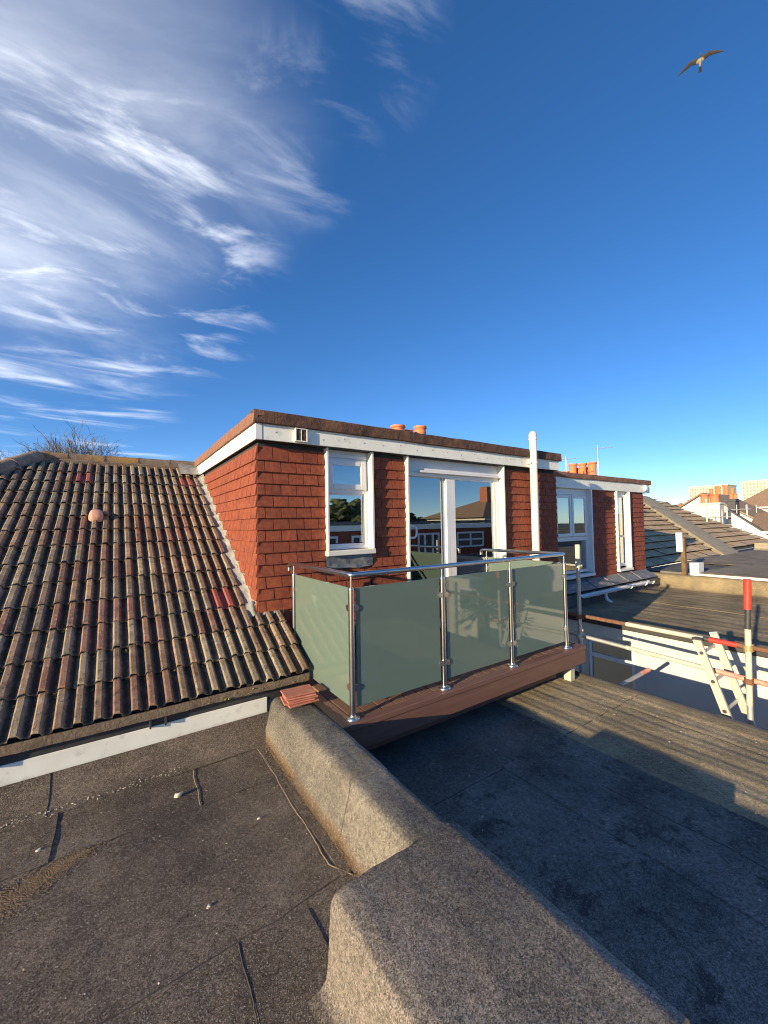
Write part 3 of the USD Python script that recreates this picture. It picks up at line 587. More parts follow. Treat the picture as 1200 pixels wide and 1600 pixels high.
def felt_edge(p0, p1, out, z0, z1, seed, mname, name='roof_edge_felt', parent=dm, lean=.02):
    p0, p1, out = np.array(p0, float), np.array(p1, float), np.array(out, float); L_ = np.linalg.norm(p1-p0); n = int(L_/.035)+4; s = np.linspace(0, 1, n)
    prof_ = [(-.25, z1-.012), (-.03, z1-.002), (-.006, z1), (.006, z1-.012), (.010, (z0+z1)/2), (.014, z0+.01), (.010, z0), (-.02, z0+.002)]
    P = []
    for j, (o, z) in enumerate(prof_):
        dz = fb(np.c_[s*L_*5, np.full(n, j*.35), np.full(n, seed)], 4, 11)
        P.append(p0+(p1-p0)*s[:, None]+out*(o+(dz*.030 if j in (3, 4, 5) else dz*.006))[:, None]+np.array([0, 0, 1.])*(z+(fb(np.c_[s*L_*2.2, np.full(n, 3.), np.full(n, seed)], 3, 4)*.012))[:, None])
    mb = MB().add(*sheet(np.array(P)[::-1]))
    for e in (0, -1):
        E = np.array(P)[:, e]; mb.add(np.vstack([E, E.mean(0)]), np.array([(i, i+1, len(E)) for i in range(len(E)-1)]))
    return obj(name, mb, mname, parent, smooth=50)
felt_edge((1.168, 4.030, 0), (6.535, 4.030, 0), (0, -1, 0), 1.055, 1.192, 1, 'brown_felt_edge')
felt_edge((1.176, 7.82, 0), (1.176, 4.022, 0), (-1, 0, 0), 1.055, 1.192, 2, 'rust_felt_edge')
felt_edge((6.527, 4.022, 0), (6.527, 7.82, 0), (1, 0, 0), 1.055, 1.192, 3, 'rust_felt_edge')
obj('roof_slab', bx(1.205, 6.487, 4.07, 7.8, 1.066, 1.176), 'felt_dark', dm)
# air brick grille on the fascia
gv = obj('air_vent', MB().box(1.602, 1.742, 4.016, 4.048, .905, .917).box(1.602, 1.742, 4.016, 4.048, 1.040, 1.050).box(1.602, 1.614, 4.016, 4.048, .918, 1.039).box(1.730, 1.742, 4.016, 4.048, .918, 1.039).box(1.668, 1.676, 4.018, 4.048, .918, 1.039), 'cream_plastic', dm)
sl = MB()
for k in range(9):
    z = .922+k*.0128
    for a, b in ((1.615, 1.667), (1.677, 1.729)): sl.add(*bx(a, b, 4.022, 4.034, z, z+.005))
obj('vent_slats', sl, 'mortar', gv); obj('vent_back', bx(1.615, 1.729, 4.046, 4.0485, .918, 1.039), 'black_paint', gv)

def ring(x0, x1, z0, z1, w, ya, yb, c=.004, wb=None):
    wb = wb or w
    return MB().box(x0, x0+w, ya, yb, z0, z1, c=c).box(x1-w, x1, ya, yb, z0, z1, c=c).box(x0+w, x1-w, ya+.001, yb-.001, z0, z0+wb, c=c).box(x0+w, x1-w, ya+.001, yb-.001, z1-w, z1, c=c)
def pane(x0, x1, z0, z1, y, parent, m='glass'):
    obj('pane', bx(x0, x1, y, y+.006, z0, z1), m, parent)
# small window
w = obj('window', ring(2.026, 2.60, -.285, .800, .042, 4.195, 4.25), 'white_plastic', dm)
obj('lintel_panel', bx(2.024, 2.604, 4.200, 4.215, .804, .889, c=.002), 'white_plastic', w); obj('lintel_panel', bx(2.024, 2.604, 4.188, 4.1985, .800, .842, c=.002), 'white_plastic', w)
obj('transom', bx(2.068, 2.558, 4.192, 4.25, .378, .432, c=.003), 'white_plastic', w)
obj('opening_sash', ring(2.058, 2.568, .424, .776, .064, 4.168, 4.192, .006), 'white_plastic', w)
pane(2.118, 2.508, .484, .716, 4.182, w); pane(2.064, 2.562, -.215, .38, 4.215, w)
obj('glazing_bead', ring(2.066, 2.560, -.243, .379, .020, 4.205, 4.214, .003), 'white_plastic', w)
obj('window_trim', bx(2.000, 2.022, 4.082, 4.262, -.29, .888, c=.003), 'cream_plastic', w); obj('window_trim', bx(2.604, 2.632, 4.082, 4.262, -.29, .888, c=.003), 'cream_plastic', w)
obj('sill', MB().box(1.992, 2.640, 4.070, 4.262, -.352, -.292, c=.006), 'cream_plastic', w)
xs = np.linspace(1.99, 2.62, 40); zs = np.linspace(0, 1, 12); XX, WW = np.meshgrid(xs, zs, indexing='ij')
P = np.stack([XX, 4.128-.015*WW+.03*fb(np.stack([XX*8, WW*2, 0*XX], -1), 4, 9), -.354-WW*(.15+.03*fb(np.stack([XX*5, 0*XX, 0*XX], -1), 3, 4))], -1)
obj('lead_flashing', sheet(P), 'lead_dark', w, smooth=True)
# sliding door
d = obj('sliding_door', ring(3.182, 5.046, -1.455, .705, .055, 4.190, 4.29), 'white_plastic', dm)
obj('lintel_panel', bx(3.180, 5.046, 4.205, 4.22, .708, .889, c=.002), 'white_plastic', d)
obj('rail_cover', bx(3.50, 5.045, 4.150, 4.2045, .722, .752, c=.004), 'white_plastic', d); obj('rail_cover', bx(3.40, 5.045, 4.130, 4.2045, .690, .720, c=.004), 'white_plastic', d)
a = obj('door_leaf', ring(3.238, 3.96, -1.40, .700, .058, 4.245, 4.285), 'white_plastic', d); pane(3.296, 3.902, -1.34, .642, 4.262, a)
a = obj('door_leaf', MB().m(ring(3.93, 5.00, -1.40, .688, .062, 4.195, 4.240)).box(3.992, 4.105, 4.196, 4.239, -1.338, .626, c=.004), 'white_plastic', d); pane(4.105, 4.938, -1.338, .626, 4.216, a)
obj('door_trim', bx(3.150, 3.178, 4.082, 4.29, -1.46, .888, c=.003), 'cream_plastic', d); obj('door_trim', bx(5.048, 5.076, 4.082, 4.29, -1.46, .888, c=.003), 'cream_plastic', d)
hp = [(3.275, 4.238, -.03), (3.275, 4.19, -.03), (3.33, 4.186, -.032), (3.362, 4.186, -.06), (3.366, 4.186, -.11), (3.358, 4.186, -.16), (3.33, 4.186, -.185), (3.275, 4.19, -.188), (3.275, 4.238, -.188)]
obj('handle', tube(hp, .013, 8), 'white_plastic', d, smooth=50)

# white soil pipe
vp = thing('vent_pipe', 'tall cream soil vent pipe rising up the near dormer wall past its roof', 'pipe', (5.70, 4.0, -1.47))
obj('pipe', tube([(5.70, 4.0, -1.46), (5.70, 4.0, 1.40)], .060, 24), 'cream_plastic', vp, smooth=50)
cg = lathe([(.066, 1.34), (.066, 1.375), (.060, 1.38), (.060, 1.40), (.066, 1.402), (.066, 1.42), (.055, 1.455), (.03, 1.48), (.002, 1.485)], (5.70, 4.0, 0), 20)
cp = obj('pipe_cage', cg, 'cream_plastic', vp, smooth=40); sl = MB()
for k in range(16):
    q = k*np.pi/8; sl.add(*tube([(5.70+.064*math.cos(q), 4+.064*math.sin(q), 1.415), (5.70+.054*math.cos(q), 4+.054*math.sin(q), 1.455)], .004, 5))
obj('cage_slots', sl, 'mortar', cp)
for z in (.96, -.55):
    br = MB().m(lathe([(.062, z-.018), (.068, z-.016), (.068, z+.016), (.062, z+.018)], (5.70, 4.0, 0), 20)).box(5.60, 5.64, 3.98, 4.05, z-.012, z+.012)
    obj('bracket', br, 'cream_plastic', vp)

# ================================================================ balcony
bc = thing('balcony', 'brown decked balcony with steel posts and frosted green glass panels', 'balcony', (3.0, 3.4, -1.49))
DZ = -1.487
x = 1.386; k = 0
while x < 4.62:
    x1 = min(x+.1375, 4.634); y1 = 3.33 if x < 1.50 else 4.10
    g = MB().box(x, x1-.005, 2.725, y1, DZ-.028, DZ-.001, c=.004)
    obj('deck_board', g, 'deck_board', bc); x += .1385
obj('edge_board', bx(1.382, 4.66, 2.628, 2.722, DZ-.045, DZ+.004, c=.006), 'deck_fascia', bc)
obj('front_board', bx(1.384, 4.66, 2.640, 2.664, DZ-.205, DZ-.0465, c=.005), 'deck_fascia', bc)
obj('end_board', bx(4.638, 4.662, 2.666, 4.10, DZ-.205, DZ-.002, c=.005), 'deck_fascia', bc)
obj('end_board', bx(1.384, 1.40, 2.666, 3.33, DZ-.205, DZ-.030, c=.004), 'deck_fascia', bc)
for yj in (2.78, 3.4, 4.0): obj('joist', bx(1.52, 4.6, yj, yj+.045, DZ-.19, DZ-.030), 'dark_gap', bc)
obj('lower_beam', bx(1.55, 4.30, 2.80, 2.86, -1.83, -1.74, c=.004), 'deck_fascia', bc)
for xj in (2.1, 3.2, 4.2): obj('joist', bx(xj, xj+.045, 2.87, 4.0, DZ-.30, DZ-.192), 'dark_gap', bc)
obj('support_leg', MB().box(4.47, 4.56, 2.72, 2.81, -1.90, DZ-.206, c=.004), 'cream_paint', bc)
PX = [1.522, 2.468, 3.414, 4.400]; PY = 2.716; RAILZ = -.39
posts = [(PX[0], PY), (PX[1], PY), (PX[2], PY), (PX[3], PY), (1.522, 3.90), (4.400, 3.90)]
for (x, y) in posts:
    p = obj('post', tube([(x, y, DZ+.004), (x, y, -.500)], .0212, 20), 'stainless', bc, smooth=50)
    obj('base_flange', lathe([(.055, 0.003), (.055, .010), (.050, .016), (.026, .020), (.024, .030), (.0215, .032)], (x, y, DZ), 24), 'stainless', p, smooth=40)
    obj('post_cap', lathe([(.0215, -.501), (.0218, -.495), (.018, -.488), (.0085, -.486)], (x, y, 0), 20), 'stainless', p, smooth=40)
    obj('rail_stem', tube([(x, y, -.488), (x, y, RAILZ-.015)], .0080, 12), 'stainless', p, smooth=50)
def arc(c, a, b, n=7):
    return [np.array(c)+np.array(a)*math.cos(t)+np.array(b)*math.sin(t) for t in np.linspace(0, math.pi/2, n)]
R = .045
path = [(1.524, 4.03, RAILZ-.075)]+[tuple(q) for q in arc((1.524, 3.985, RAILZ-.045), (0, .045, 0), (0, 0, .045))]+[(1.524, 3.4, RAILZ), (1.524, PY+.03, RAILZ)]
path += [(1.528, PY+.008, RAILZ), (1.536, PY, RAILZ), (1.56, PY, RAILZ)]
path += [(2.5, PY, RAILZ), (3.5, PY, RAILZ), (4.36, PY, RAILZ), (4.390, PY, RAILZ), (4.398, PY+.008, RAILZ), (4.400, PY+.03, RAILZ), (4.40, 3.4, RAILZ)]
path += [tuple(q) for q in arc((4.40, 3.955, RAILZ-.045), (0, 0, .045), (0, .045, 0))]+[(4.40, 4.0, RAILZ-.075)]
obj('handrail', tube(path, .0212, 18), 'stainless', bc, smooth=50)
panels = []
for a, b in zip(PX[:3], PX[1:]): panels.append(('x', a+.042, b-.042))
for (_, a, b) in panels: obj('glass_panel', bx(a, b, PY-.005, PY+.005, -1.405, -.490, c=.001), 'frosted', bc)
for x in (1.522, 4.400): obj('glass_panel', bx(x-.005, x+.005, PY+.045, 3.855, -1.405, -.490, c=.001), 'frosted', bc)
def clamp(cx, cy, dx, dy, z):
    """a D-shaped clamp: boss at the post, rounded jaw on each side of the glass"""
    n = np.array([-dy, dx, 0.]); d_ = np.array([dx, dy, 0.]); o = np.array([cx, cy, z]); mb = MB()
    for sg in (-1, 1):
        ang = np.linspace(-np.pi/2, np.pi/2, 9); out = [(.018, -.024)]+[(.040+.022*math.cos(t), .024*math.sin(t)) for t in ang]+[(.018, .024)]
        A = np.array([o+d_*u+np.array([0, 0, w])+n*sg*.006 for u, w in out]); B = np.array([o+d_*u+np.array([0, 0, w])+n*sg*.015 for u, w in out]); m_ = len(out)
        Fs = [(i, (i+1) % m_, (i+1) % m_+m_) for i in range(m_)]+[(i, (i+1) % m_+m_, i+m_) for i in range(m_)]
        Fs += [(0, i+1, i) for i in range(1, m_-1)]+[(m_, m_+i, m_+i+1) for i in range(1, m_-1)]
        t = trimesh.Trimesh(np.vstack([A, B]), np.array(Fs), process=False); t.fix_normals(); mb.m(t)
    obj('glass_clamp', mb, 'stainless', bc)
for i, x in enumerate(PX):
    for z in (-.645, -1.255):
        if i > 0: clamp(x, PY, -1, 0, z)
        if i < 3: clamp(x, PY, 1, 0, z)
for x in (1.522, 4.400):
    for z in (-.645, -1.255): clamp(x, PY, 0, 1, z); clamp(x, 3.90, 0, -1, z)

# bitumen beads along the felt laps
def bead(parent, pts, w=.006, m='bitumen', seed=0, h=.003, amp=.010):
    pts = np.asarray(pts, float); t = np.r_[0, np.cumsum(np.linalg.norm(np.diff(pts, axis=0), axis=1))]; n = max(6, int(t[-1]/.015)); q = np.linspace(0, t[-1], n); P = np.stack([np.interp(q, t, pts[:, i]) for i in range(3)], -1)
    d = np.gradient(P, axis=0); d /= np.linalg.norm(d, axis=1)[:, None]; side = np.stack([-d[:, 1], d[:, 0], 0*d[:, 0]], -1)
    wob = fb(np.c_[q*5, np.full(n, seed), 0*q], 4, 3)*.03; ww = w*(.55+1.1*np.clip(fb(np.c_[q*14, np.full(n, seed+7), 0*q], 3, 5)+.5, 0, 1))
    C0 = P+side*wob[:, None]; und = fb(np.stack([C0[:, 0]*1.1, C0[:, 1]*1.1, 0*q], -1), 3, 77)*amp*2+fb(np.stack([C0[:, 0]*9, C0[:, 1]*9, 0*q], -1), 3, 78)*.006+.0008
    C = P+side*wob[:, None]+np.array([0, 0, 1.])*und[:, None]
    obj('lap_seam', sheet(np.stack([C-side*ww[:, None]-[0, 0, .001], C-side*ww[:, None]*.4+[0, 0, h], C+side*ww[:, None]*.4+[0, 0, h], C+side*ww[:, None]-[0, 0, .001]], 0)), m, parent, smooth=True)
zl = -1.7495
SEAMS = (([(-2.2, 2.765, zl+.001), (.93, 2.775, zl+.001)], .0035, 'bitumen'), ([(-2.0, 1.79, zl), (.60, 1.79, zl), (.95, 1.83, zl+.001)], .004, 'bitumen'), ([(-2.0, .83, zl), (.62, .83, zl)], .004, 'bitumen'), ([(.945, 3.2, zl+.003), (.93, 2.5, zl+.003), (.925, 1.92, zl+.003), (.99, 1.80, zl+.003)], .0025, 'dust_line'),
    ([(.43, 1.79, zl+.0012), (.42, 1.4, zl+.0012), (.47, .95, zl+.0012)], .003, 'bitumen'), ([(.49, 3.32, zl+.001), (.45, 2.79, zl+.001)], .003, 'dust_line'), ([(-.39, 3.22, zl+.001), (-.32, 2.80, zl+.001)], .003, 'dust_line'))
for k, (p, w_, m_) in enumerate(SEAMS): bead(rl, p, w_, m_, seed=k, h=.001)
zr = -1.897
for k, p in enumerate(([(1.42, 2.10, zr), (4.70, 2.09, zr)], [(2.53, 2.08, zr+.002), (2.51, 1.0, zr+.002), (2.52, -1.0, zr+.002)], [(3.28, 2.1, zr+.004), (3.29, .2, zr+.004)], [(2.9, 1.55, zr+.004), (2.92, .9, zr+.004), (2.88, .2, zr+.004)], [(4.3, 2.0, zr), (4.28, .3, zr)], [(3.3, 3.3, zr-.004), (3.31, 2.15, zr-.004)])): bead(rr, p, .0035, seed=20+k, h=.001, amp=.008)
sf = MB()
for (x0_, y0_, n_) in ((2.55, 1.25, 26), (2.95, .95, 10), (1.95, 1.75, 8), (2.1, 2.5, 10), (3.1, .75, 8), (2.0, 1.2, 6)):
    for _ in range(n_):
        cx_, cy_ = x0_+RNG.gauss(0, .045), y0_+RNG.gauss(0, .07); a_ = RNG.gauss(1.75, .25); L2, w2 = RNG.uniform(.006, .03), RNG.uniform(.0012, .003); d_ = np.array([math.cos(a_), math.sin(a_)]); n2 = np.array([-d_[1], d_[0]])
        zc = -1.8835+fb(np.array([[cx_*1.1, cy_*1.1, 0]]), 3, 77)[0]*.016
        sf.add(np.array([[*(np.array([cx_, cy_])-d_*L2), zc], [*(np.array([cx_, cy_])+n2*w2), zc], [*(np.array([cx_, cy_])+d_*L2), zc], [*(np.array([cx_, cy_])-n2*w2), zc]]), np.array([(0, 2, 1), (0, 3, 2)]))
obj('pale_scuffs', sf, 'lead', rr, kind='stuff')
si = MB()
for _ in range(4200):
    t_ = RNG.random(); x, y = -.62+.50*t_+RNG.gauss(0, .05), 2.50+.26*t_+RNG.gauss(0, .07)*(1.2-t_)
    si.add(*(lambda r: (ico0.vertices*r*[1.3, 1, .6]+[x, y, -1.747+fb(np.array([[x*1.1, y*1.1, 0]]), 3, 77)[0]*.02], ico0.faces))(RNG.uniform(.0014, .0040)))
for _ in range(1600):
    y = RNG.uniform(1.45, 3.3); x = 1.03+abs(RNG.gauss(0, .035))*-1+.02
    si.add(*(lambda r: (ico0.vertices*r*[1, 1, .7]+[x, y, -1.738], ico0.faces))(RNG.uniform(.0015, .0045)))
obj('silt', si, 'silt', kind='stuff', label='brown silt washed along the foot of the parapet and the near felt', category='silt')

# ================================================================ loose roof tiles stacked on the parapet
labs = ['lowest plain clay tile of the little stack on the parapet', 'second clay tile from the bottom of the little parapet stack', 'middle clay tile of the little stack on the parapet', 'fourth clay tile from the bottom of the parapet stack', 'topmost clay tile of the stack, its whole face showing']
for k in range(5):
    ang = math.radians(-6+[5, -3, 2, -4, 1][k]); c_, s_ = math.cos(ang), math.sin(ang); ox, oy = [.012, -.010, .008, .0, -.004][k], [-.012, .006, -.006, .004, .010][k]
    z = -1.436+k*.0172; v, f = bx(-.125, .125, -.085, .085, 0, .0125, c=.003)
    v = np.asarray(v); bow = .006*(v[:, 0]/.125)**2; v = np.stack([v[:, 0]*c_-v[:, 1]*s_+1.262+ox, v[:, 0]*s_+v[:, 1]*c_+3.15+oy, v[:, 2]+z-bow*0], -1)
    t = thing('loose_tile', labs[k], 'tile', (1.262+ox, 3.15+oy, z), 'plain clay tiles stacked on the parapet'); obj('tile_body', (v, f), 'clay_new', t)
    obj('hanging_nib', MB().box(1.19+ox, 1.22+ox, 3.225+oy, 3.235+oy, z-.004, z+.003), 'clay_new', t)

# stones and grit on the left roof
for (x, y, r, lab) in ((.348, 2.957, .020, 'pale stone lying alone near the white board on the brown felt'), (-.336, 2.912, .011, 'small pebble by the felt patch at the left of the near roof'), (.365, 2.03, .008, 'small pale pebble in the middle of the brown felt roof'), (.72, 2.45, .008, 'tiny white pebble on the brown felt toward the parapet')):
    v = ico.vertices*(1+.22*NR.standard_normal((42, 1)))*[r*1.2, r*.8, r*.7]
    obj('stone', (v+[x, y, -1.745+r*.5], ico.faces), 'stone', label=lab, category='stone', smooth=False)
gr = MB()
for _ in range(260):
    x, y = RNG.uniform(-1.2, 1.0), RNG.uniform(1.0, 3.28); r = RNG.uniform(.0010, .0030)
    gr.add(*blob(np.array([x, y, -1.742]), r))
for _ in range(220):
    x = RNG.uniform(-1.2, .4); gr.add(*blob(np.array([x, 3.27+RNG.gauss(0, .02), -1.738]), RNG.uniform(.0010, .0038)))
for _ in range(70):
    gr.add(*blob(np.array([RNG.uniform(1.6, 4.6), RNG.uniform(.5, 2.4), -1.889]), RNG.uniform(.002, .005)))
obj('grit', gr, 'stone', kind='stuff', label='loose pale grit scattered over the felt roofs', category='grit')

# ================================================================ second dormer along the terrace
d2 = thing('roof_dormer', 'further red tile-hung dormer, mostly in shade, with a tall narrow window at its end', 'dormer', (9.0, 4.75, -1.4))
Y2 = 4.785
for a in ((6.62, 7.38, Y2, 5.0, -1.9, .75), (8.80, 9.86, Y2, 5.0, -1.9, .75), (10.55, 11.34, Y2, 5.0, -1.9, .75), (7.38, 8.80, Y2, 5.0, -1.9, -1.16), (9.86, 10.55, Y2, 5.0, -1.9, -1.18), (7.38, 10.55, 4.92, 5.0, .60, .75)): obj('wall_core', bx(*a), 'dark_gap', d2)
obj('side_wall', bx(11.20, 11.34, 5.001, 8.2, -1.9, .75), 'dark_gap', d2); obj('room_wall', bx(6.7, 11.1, 7.2, 7.3, -1.5, .8), 'room', d2); obj('room_floor', bx(6.7, 11.1, 5.01, 7.19, -1.3, -1.22), 'room', d2); obj('side_wall', bx(6.62, 6.70, 5.001, 8.2, -1.9, .75), 'dark_gap', d2)
fr2 = []
for r in range(18):
    zt = .545-r*TG
    for (a, b, lo) in ((8.79, 9.875, -1.32), (10.545, 11.36, -1.40)):
        if zt < lo: continue
        x = a-(TW/2 if r % 2 else 0)
        while x < b-.015:
            xa, xb = max(x, a), min(x+TW, b)
            if xb-xa > .02: fr2.append((xa, xb, zt))
            x += TW
for (xa, xb, zt) in fr2: obj('wall_tile', shingle(xa, xb, zt, 0, y=Y2), 'wall_tile_far', d2)
obj('fascia_board', bx(6.60, 11.655, 4.715, 4.735, .695, .915, c=.003), 'white_board', d2); obj('fascia_board', bx(11.637, 11.655, 4.737, 8.2, .695, .915, c=.003), 'white_board', d2)
obj('soffit', bx(6.60, 11.636, 4.736, 5.0, .690, .700), 'white_board', d2)
obj('roof_slab', bx(6.60, 11.6, 4.74, 8.2, .90, .99), 'felt_dark', d2)
felt_edge((6.56, 4.700, 0), (11.69, 4.700, 0), (0, -1, 0), .908, 1.022, 7, 'rust_felt_edge', parent=d2); felt_edge((11.68, 4.69, 0), (11.68, 8.2, 0), (1, 0, 0), .908, 1.022, 8, 'rust_felt_edge', parent=d2)
obj('alarm_box', MB().box(11.30, 11.44, 4.66, 4.714, .74, .88, c=.01).box(11.34, 11.37, 4.652, 4.6595, .78, .86, c=.002), 'white_plastic', d2)
w = obj('window', ring(7.42, 8.74, -1.12, .62, .06, 4.80, 4.87), 'white_plastic', d2)
obj('lintel_panel', bx(7.42, 8.74, 4.815, 4.83, .622, .69), 'white_plastic', w)
obj('transom', bx(7.482, 8.678, 4.801, 4.865, -.43, -.34, c=.004), 'white_plastic', w)
for a, b in ((7.50, 8.08), (8.10, 8.67)):
    obj('opening_sash', ring(a, b, -.335, .555, .07, 4.775, 4.80, .006), 'white_plastic', w); pane(a+.07, b-.07, -.265, .485, 4.79, w)
pane(7.482, 8.678, -1.05, -.43, 4.83, w)
obj('window_trim', bx(8.742, 8.785, 4.70, 4.87, -1.14, .69, c=.003), 'white_plastic', w); obj('window_trim', bx(7.36, 7.40, 4.70, 4.87, -1.14, .69, c=.003), 'white_plastic', w); obj('sill', bx(7.36, 8.81, 4.69, 4.87, -1.21, -1.145, c=.006), 'white_plastic', w)
w = obj('window', ring(9.93, 10.50, -1.12, .62, .07, 4.80, 4.87), 'white_plastic', d2)
obj('lintel_panel', bx(9.93, 10.50, 4.815, 4.83, .622, .69), 'white_plastic', w); obj('glazing_bar', bx(10.0, 10.43, 4.802, 4.86, -.42, -.37, c=.003), 'white_plastic', w)
pane(10.0, 10.43, -1.05, -.42, 4.83, w); pane(10.0, 10.43, -.37, .55, 4.83, w)
xs = np.linspace(10.10, 10.42, 40); P = np.array([[(x, 4.90+.02*math.sin(x*120), z) for x in xs] for z in (-1.05, .56)]); obj('curtain', sheet(P), 'curtain', w, smooth=True)
obj('window_trim', bx(10.502, 10.54, 4.70, 4.87, -1.16, .69, c=.003), 'cream_plastic', w); obj('window_trim', bx(9.885, 9.925, 4.70, 4.87, -1.16, .69, c=.003), 'cream_plastic', w); obj('sill', bx(9.885, 10.55, 4.68, 4.87, -1.22, -1.165, c=.006), 'white_plastic', w)
xs = np.linspace(6.7, 11.34, 90); XX, WW = np.meshgrid(xs, np.linspace(0, 1, 10), indexing='ij'); nn = fb(np.stack([XX*3, WW*2, 0*XX], -1), 4, 3)
obj('lead_apron', sheet(np.stack([XX, 4.775-WW*.30, -1.255-WW*.175+nn*.05*np.sin(WW*np.pi)], -1)), 'lead_dark', d2, smooth=True)
for xq in (8.45, 9.15, 9.85, 10.5): obj('lead_lap', MB().tube([(xq, 4.74, -1.262), (xq, 4.485, -1.418)], .012, 6), 'lead_dark', d2)
obj('lower_wall', bx(6.75, 11.4, 4.45, 4.70, -1.9, -1.47), 'felt_dark', d2)
# gutter
gp = [(.055*math.cos(t), .055*math.sin(t)) for t in np.linspace(math.pi, 2*math.pi, 11)]
def gutter(x0, x1, yc, z0, z1, name='gutter', parent=d2, r=1.15):
    P = np.array([[(x, yc+a*r, z+b*r) for a, b in gp] for x, z in ((x0, z0), (x1, z1))]); Q = np.array([[(x, yc+a*r*.93, z+b*r*.93) for a, b in gp[::-1]] for x, z in ((x0, z0), (x1, z1))])
    A = np.concatenate([P, Q], 1); A = np.concatenate([A, A[:, :1]], 1)
    return obj(name, sheet(A), 'white_plastic', parent, smooth=50)
gutter(7.7, 10.72, 4.36, -1.475, -1.468)
for xq in (8.2, 8.9, 9.6, 10.3, 10.66): obj('gutter_bracket', MB().tube([(xq, 4.36+.068*math.cos(t), -1.472+.068*math.sin(t)) for t in np.linspace(math.pi*.95, 2.05*math.pi, 9)], .009, 6), 'white_plastic', d2)
obj('downpipe', tube([(8.55, 4.36, -1.53), (8.55, 4.36, -1.60), (8.56, 4.34, -1.66), (8.58, 4.28, -1.70), (8.58, 4.28, -1.745)], .034, 14), 'white_plastic', d2, smooth=50)

# ================================================================ neighbour's flat roof and white house below it
nz = -1.70
nr = thing('flat_roof', "neighbour's streaky brown felt flat roof beyond the scaffold, with a gritty upstand", 'flat roof', (9, 3, nz))
def stripes2(X, Y): return .005*np.sin(X*2*np.pi/.31+.5*np.sin(Y))+.002*np.sin(X*2*np.pi/.13+Y*.3)
obj('roof_deck', bx(6.84, 11.5, -.3, 4.44, nz-.25, nz-.03), 'felt_dark', nr)
felt_sheet(nr, 'felt_sheet', 6.86, 9.2, -.3, 4.44, nz, 'felt_moss', res=.05, seed=61, amp=.02, stripes=stripes2, wob=.02)
felt_sheet(nr, 'felt_sheet', 9.12, 11.42, -.3, 4.44, nz+.006, 'felt_moss', res=.05, seed=62, amp=.02, stripes=stripes2, wob=.02)
ys = np.linspace(-.3, 4.75, 90); s = np.linspace(0, 1, 18); YY, SS = np.meshgrid(ys, s, indexing='ij'); pr = np.array([(11.22, nz+.004), (11.32, nz+.02), (11.38, nz+.09), (11.41, nz+.22), (11.44, nz+.31), (11.50, nz+.335), (11.62, nz+.33), (11.66, nz+.0)])
tt = np.r_[0, np.cumsum(np.hypot(*np.diff(pr, axis=0).T))]; tt /= tt[-1]
XX = np.interp(SS, tt, pr[:, 0]); ZZ = np.interp(SS, tt, pr[:, 1]); dd = fb(np.stack([XX, YY*1.5, ZZ*3], -1), 5, 6)*.06
obj('felt_upstand', sheet(np.stack([XX-dd, YY, ZZ+dd*.6], -1)), 'felt_moss', nr, smooth=True)
obj('edge_trim', MB().box(6.74, 6.88, -.3, 4.4, nz-.06, nz+.035, c=.02), 'black_paint', nr)
wh = thing('white_house', 'white rendered house wall beyond the scaffold with a dark two-part window', 'house', (6.9, 2, -9.4))
obj('wall', MB().box(6.80, 6.95, 3.80, 4.44, -9.4, -1.96).box(6.80, 6.95, -.3, 3.06, -9.4, -1.96).box(6.80, 6.95, 3.06, 3.80, -9.4, -2.85).box(6.801, 6.95, 3.06, 3.80, -2.03, -1.96), 'render_white', wh)
obj('wall', bx(6.96, 11.4, 4.2, 4.44, -9.4, -2.0), 'render_white', wh)
obj('fascia_board', bx(6.775, 6.798, -.3, 4.43, -1.955, -1.765, c=.004), 'render_cream', wh)
obj('wall', MB().box(6.78, 7.2, -1.12, -.31, -9.4, -1.76).box(6.78, 7.2, -2.0, -1.121, -9.4, -1.38).box(6.74, 7.24, -2.04, -1.08, -1.379, -1.30), 'render_cream', wh)
mw = obj('window', MB().box(6.74, 6.777, -1.45, -1.39, -2.06, -1.50).box(6.74, 6.777, -.87, -.81, -2.06, -1.50).box(6.742, 6.777, -1.389, -.871, -2.06, -2.0).box(6.742, 6.777, -1.389, -.871, -1.56, -1.50), 'white_plastic', wh); obj('pane', bx(6.76, 6.772, -1.389, -.871, -2.0, -1.56), 'window_dark', mw); obj('downpipe', tube([(6.73, -1.55, -9), (6.73, -1.55, -1.4)], .03, 8), 'galvanised', wh)
wn = obj('window', MB().box(6.82, 6.88, 3.06, 3.11, -2.85, -2.03, c=.004).box(6.82, 6.88, 3.75, 3.80, -2.85, -2.03, c=.004).box(6.822, 6.878, 3.11, 3.75, -2.08, -2.03, c=.004).box(6.822, 6.878, 3.11, 3.75, -2.85, -2.80, c=.004).box(6.822, 6.878, 3.11, 3.75, -2.33, -2.26, c=.004), 'white_plastic', wh)
for a, b in ((-2.26, -2.08), (-2.80, -2.33)): obj('pane', bx(6.845, 6.852, 3.11, 3.75, a, b), 'glass', wn)
obj('room_wall', bx(7.6, 7.7, 2.6, 4.15, -3.4, -1.98), 'dark_gap', wh)
obj('bulkhead_lamp', MB().tube([(6.774, 3.02, -1.86), (6.75, 3.02, -1.86)], .035, 12), 'white_plastic', wh)

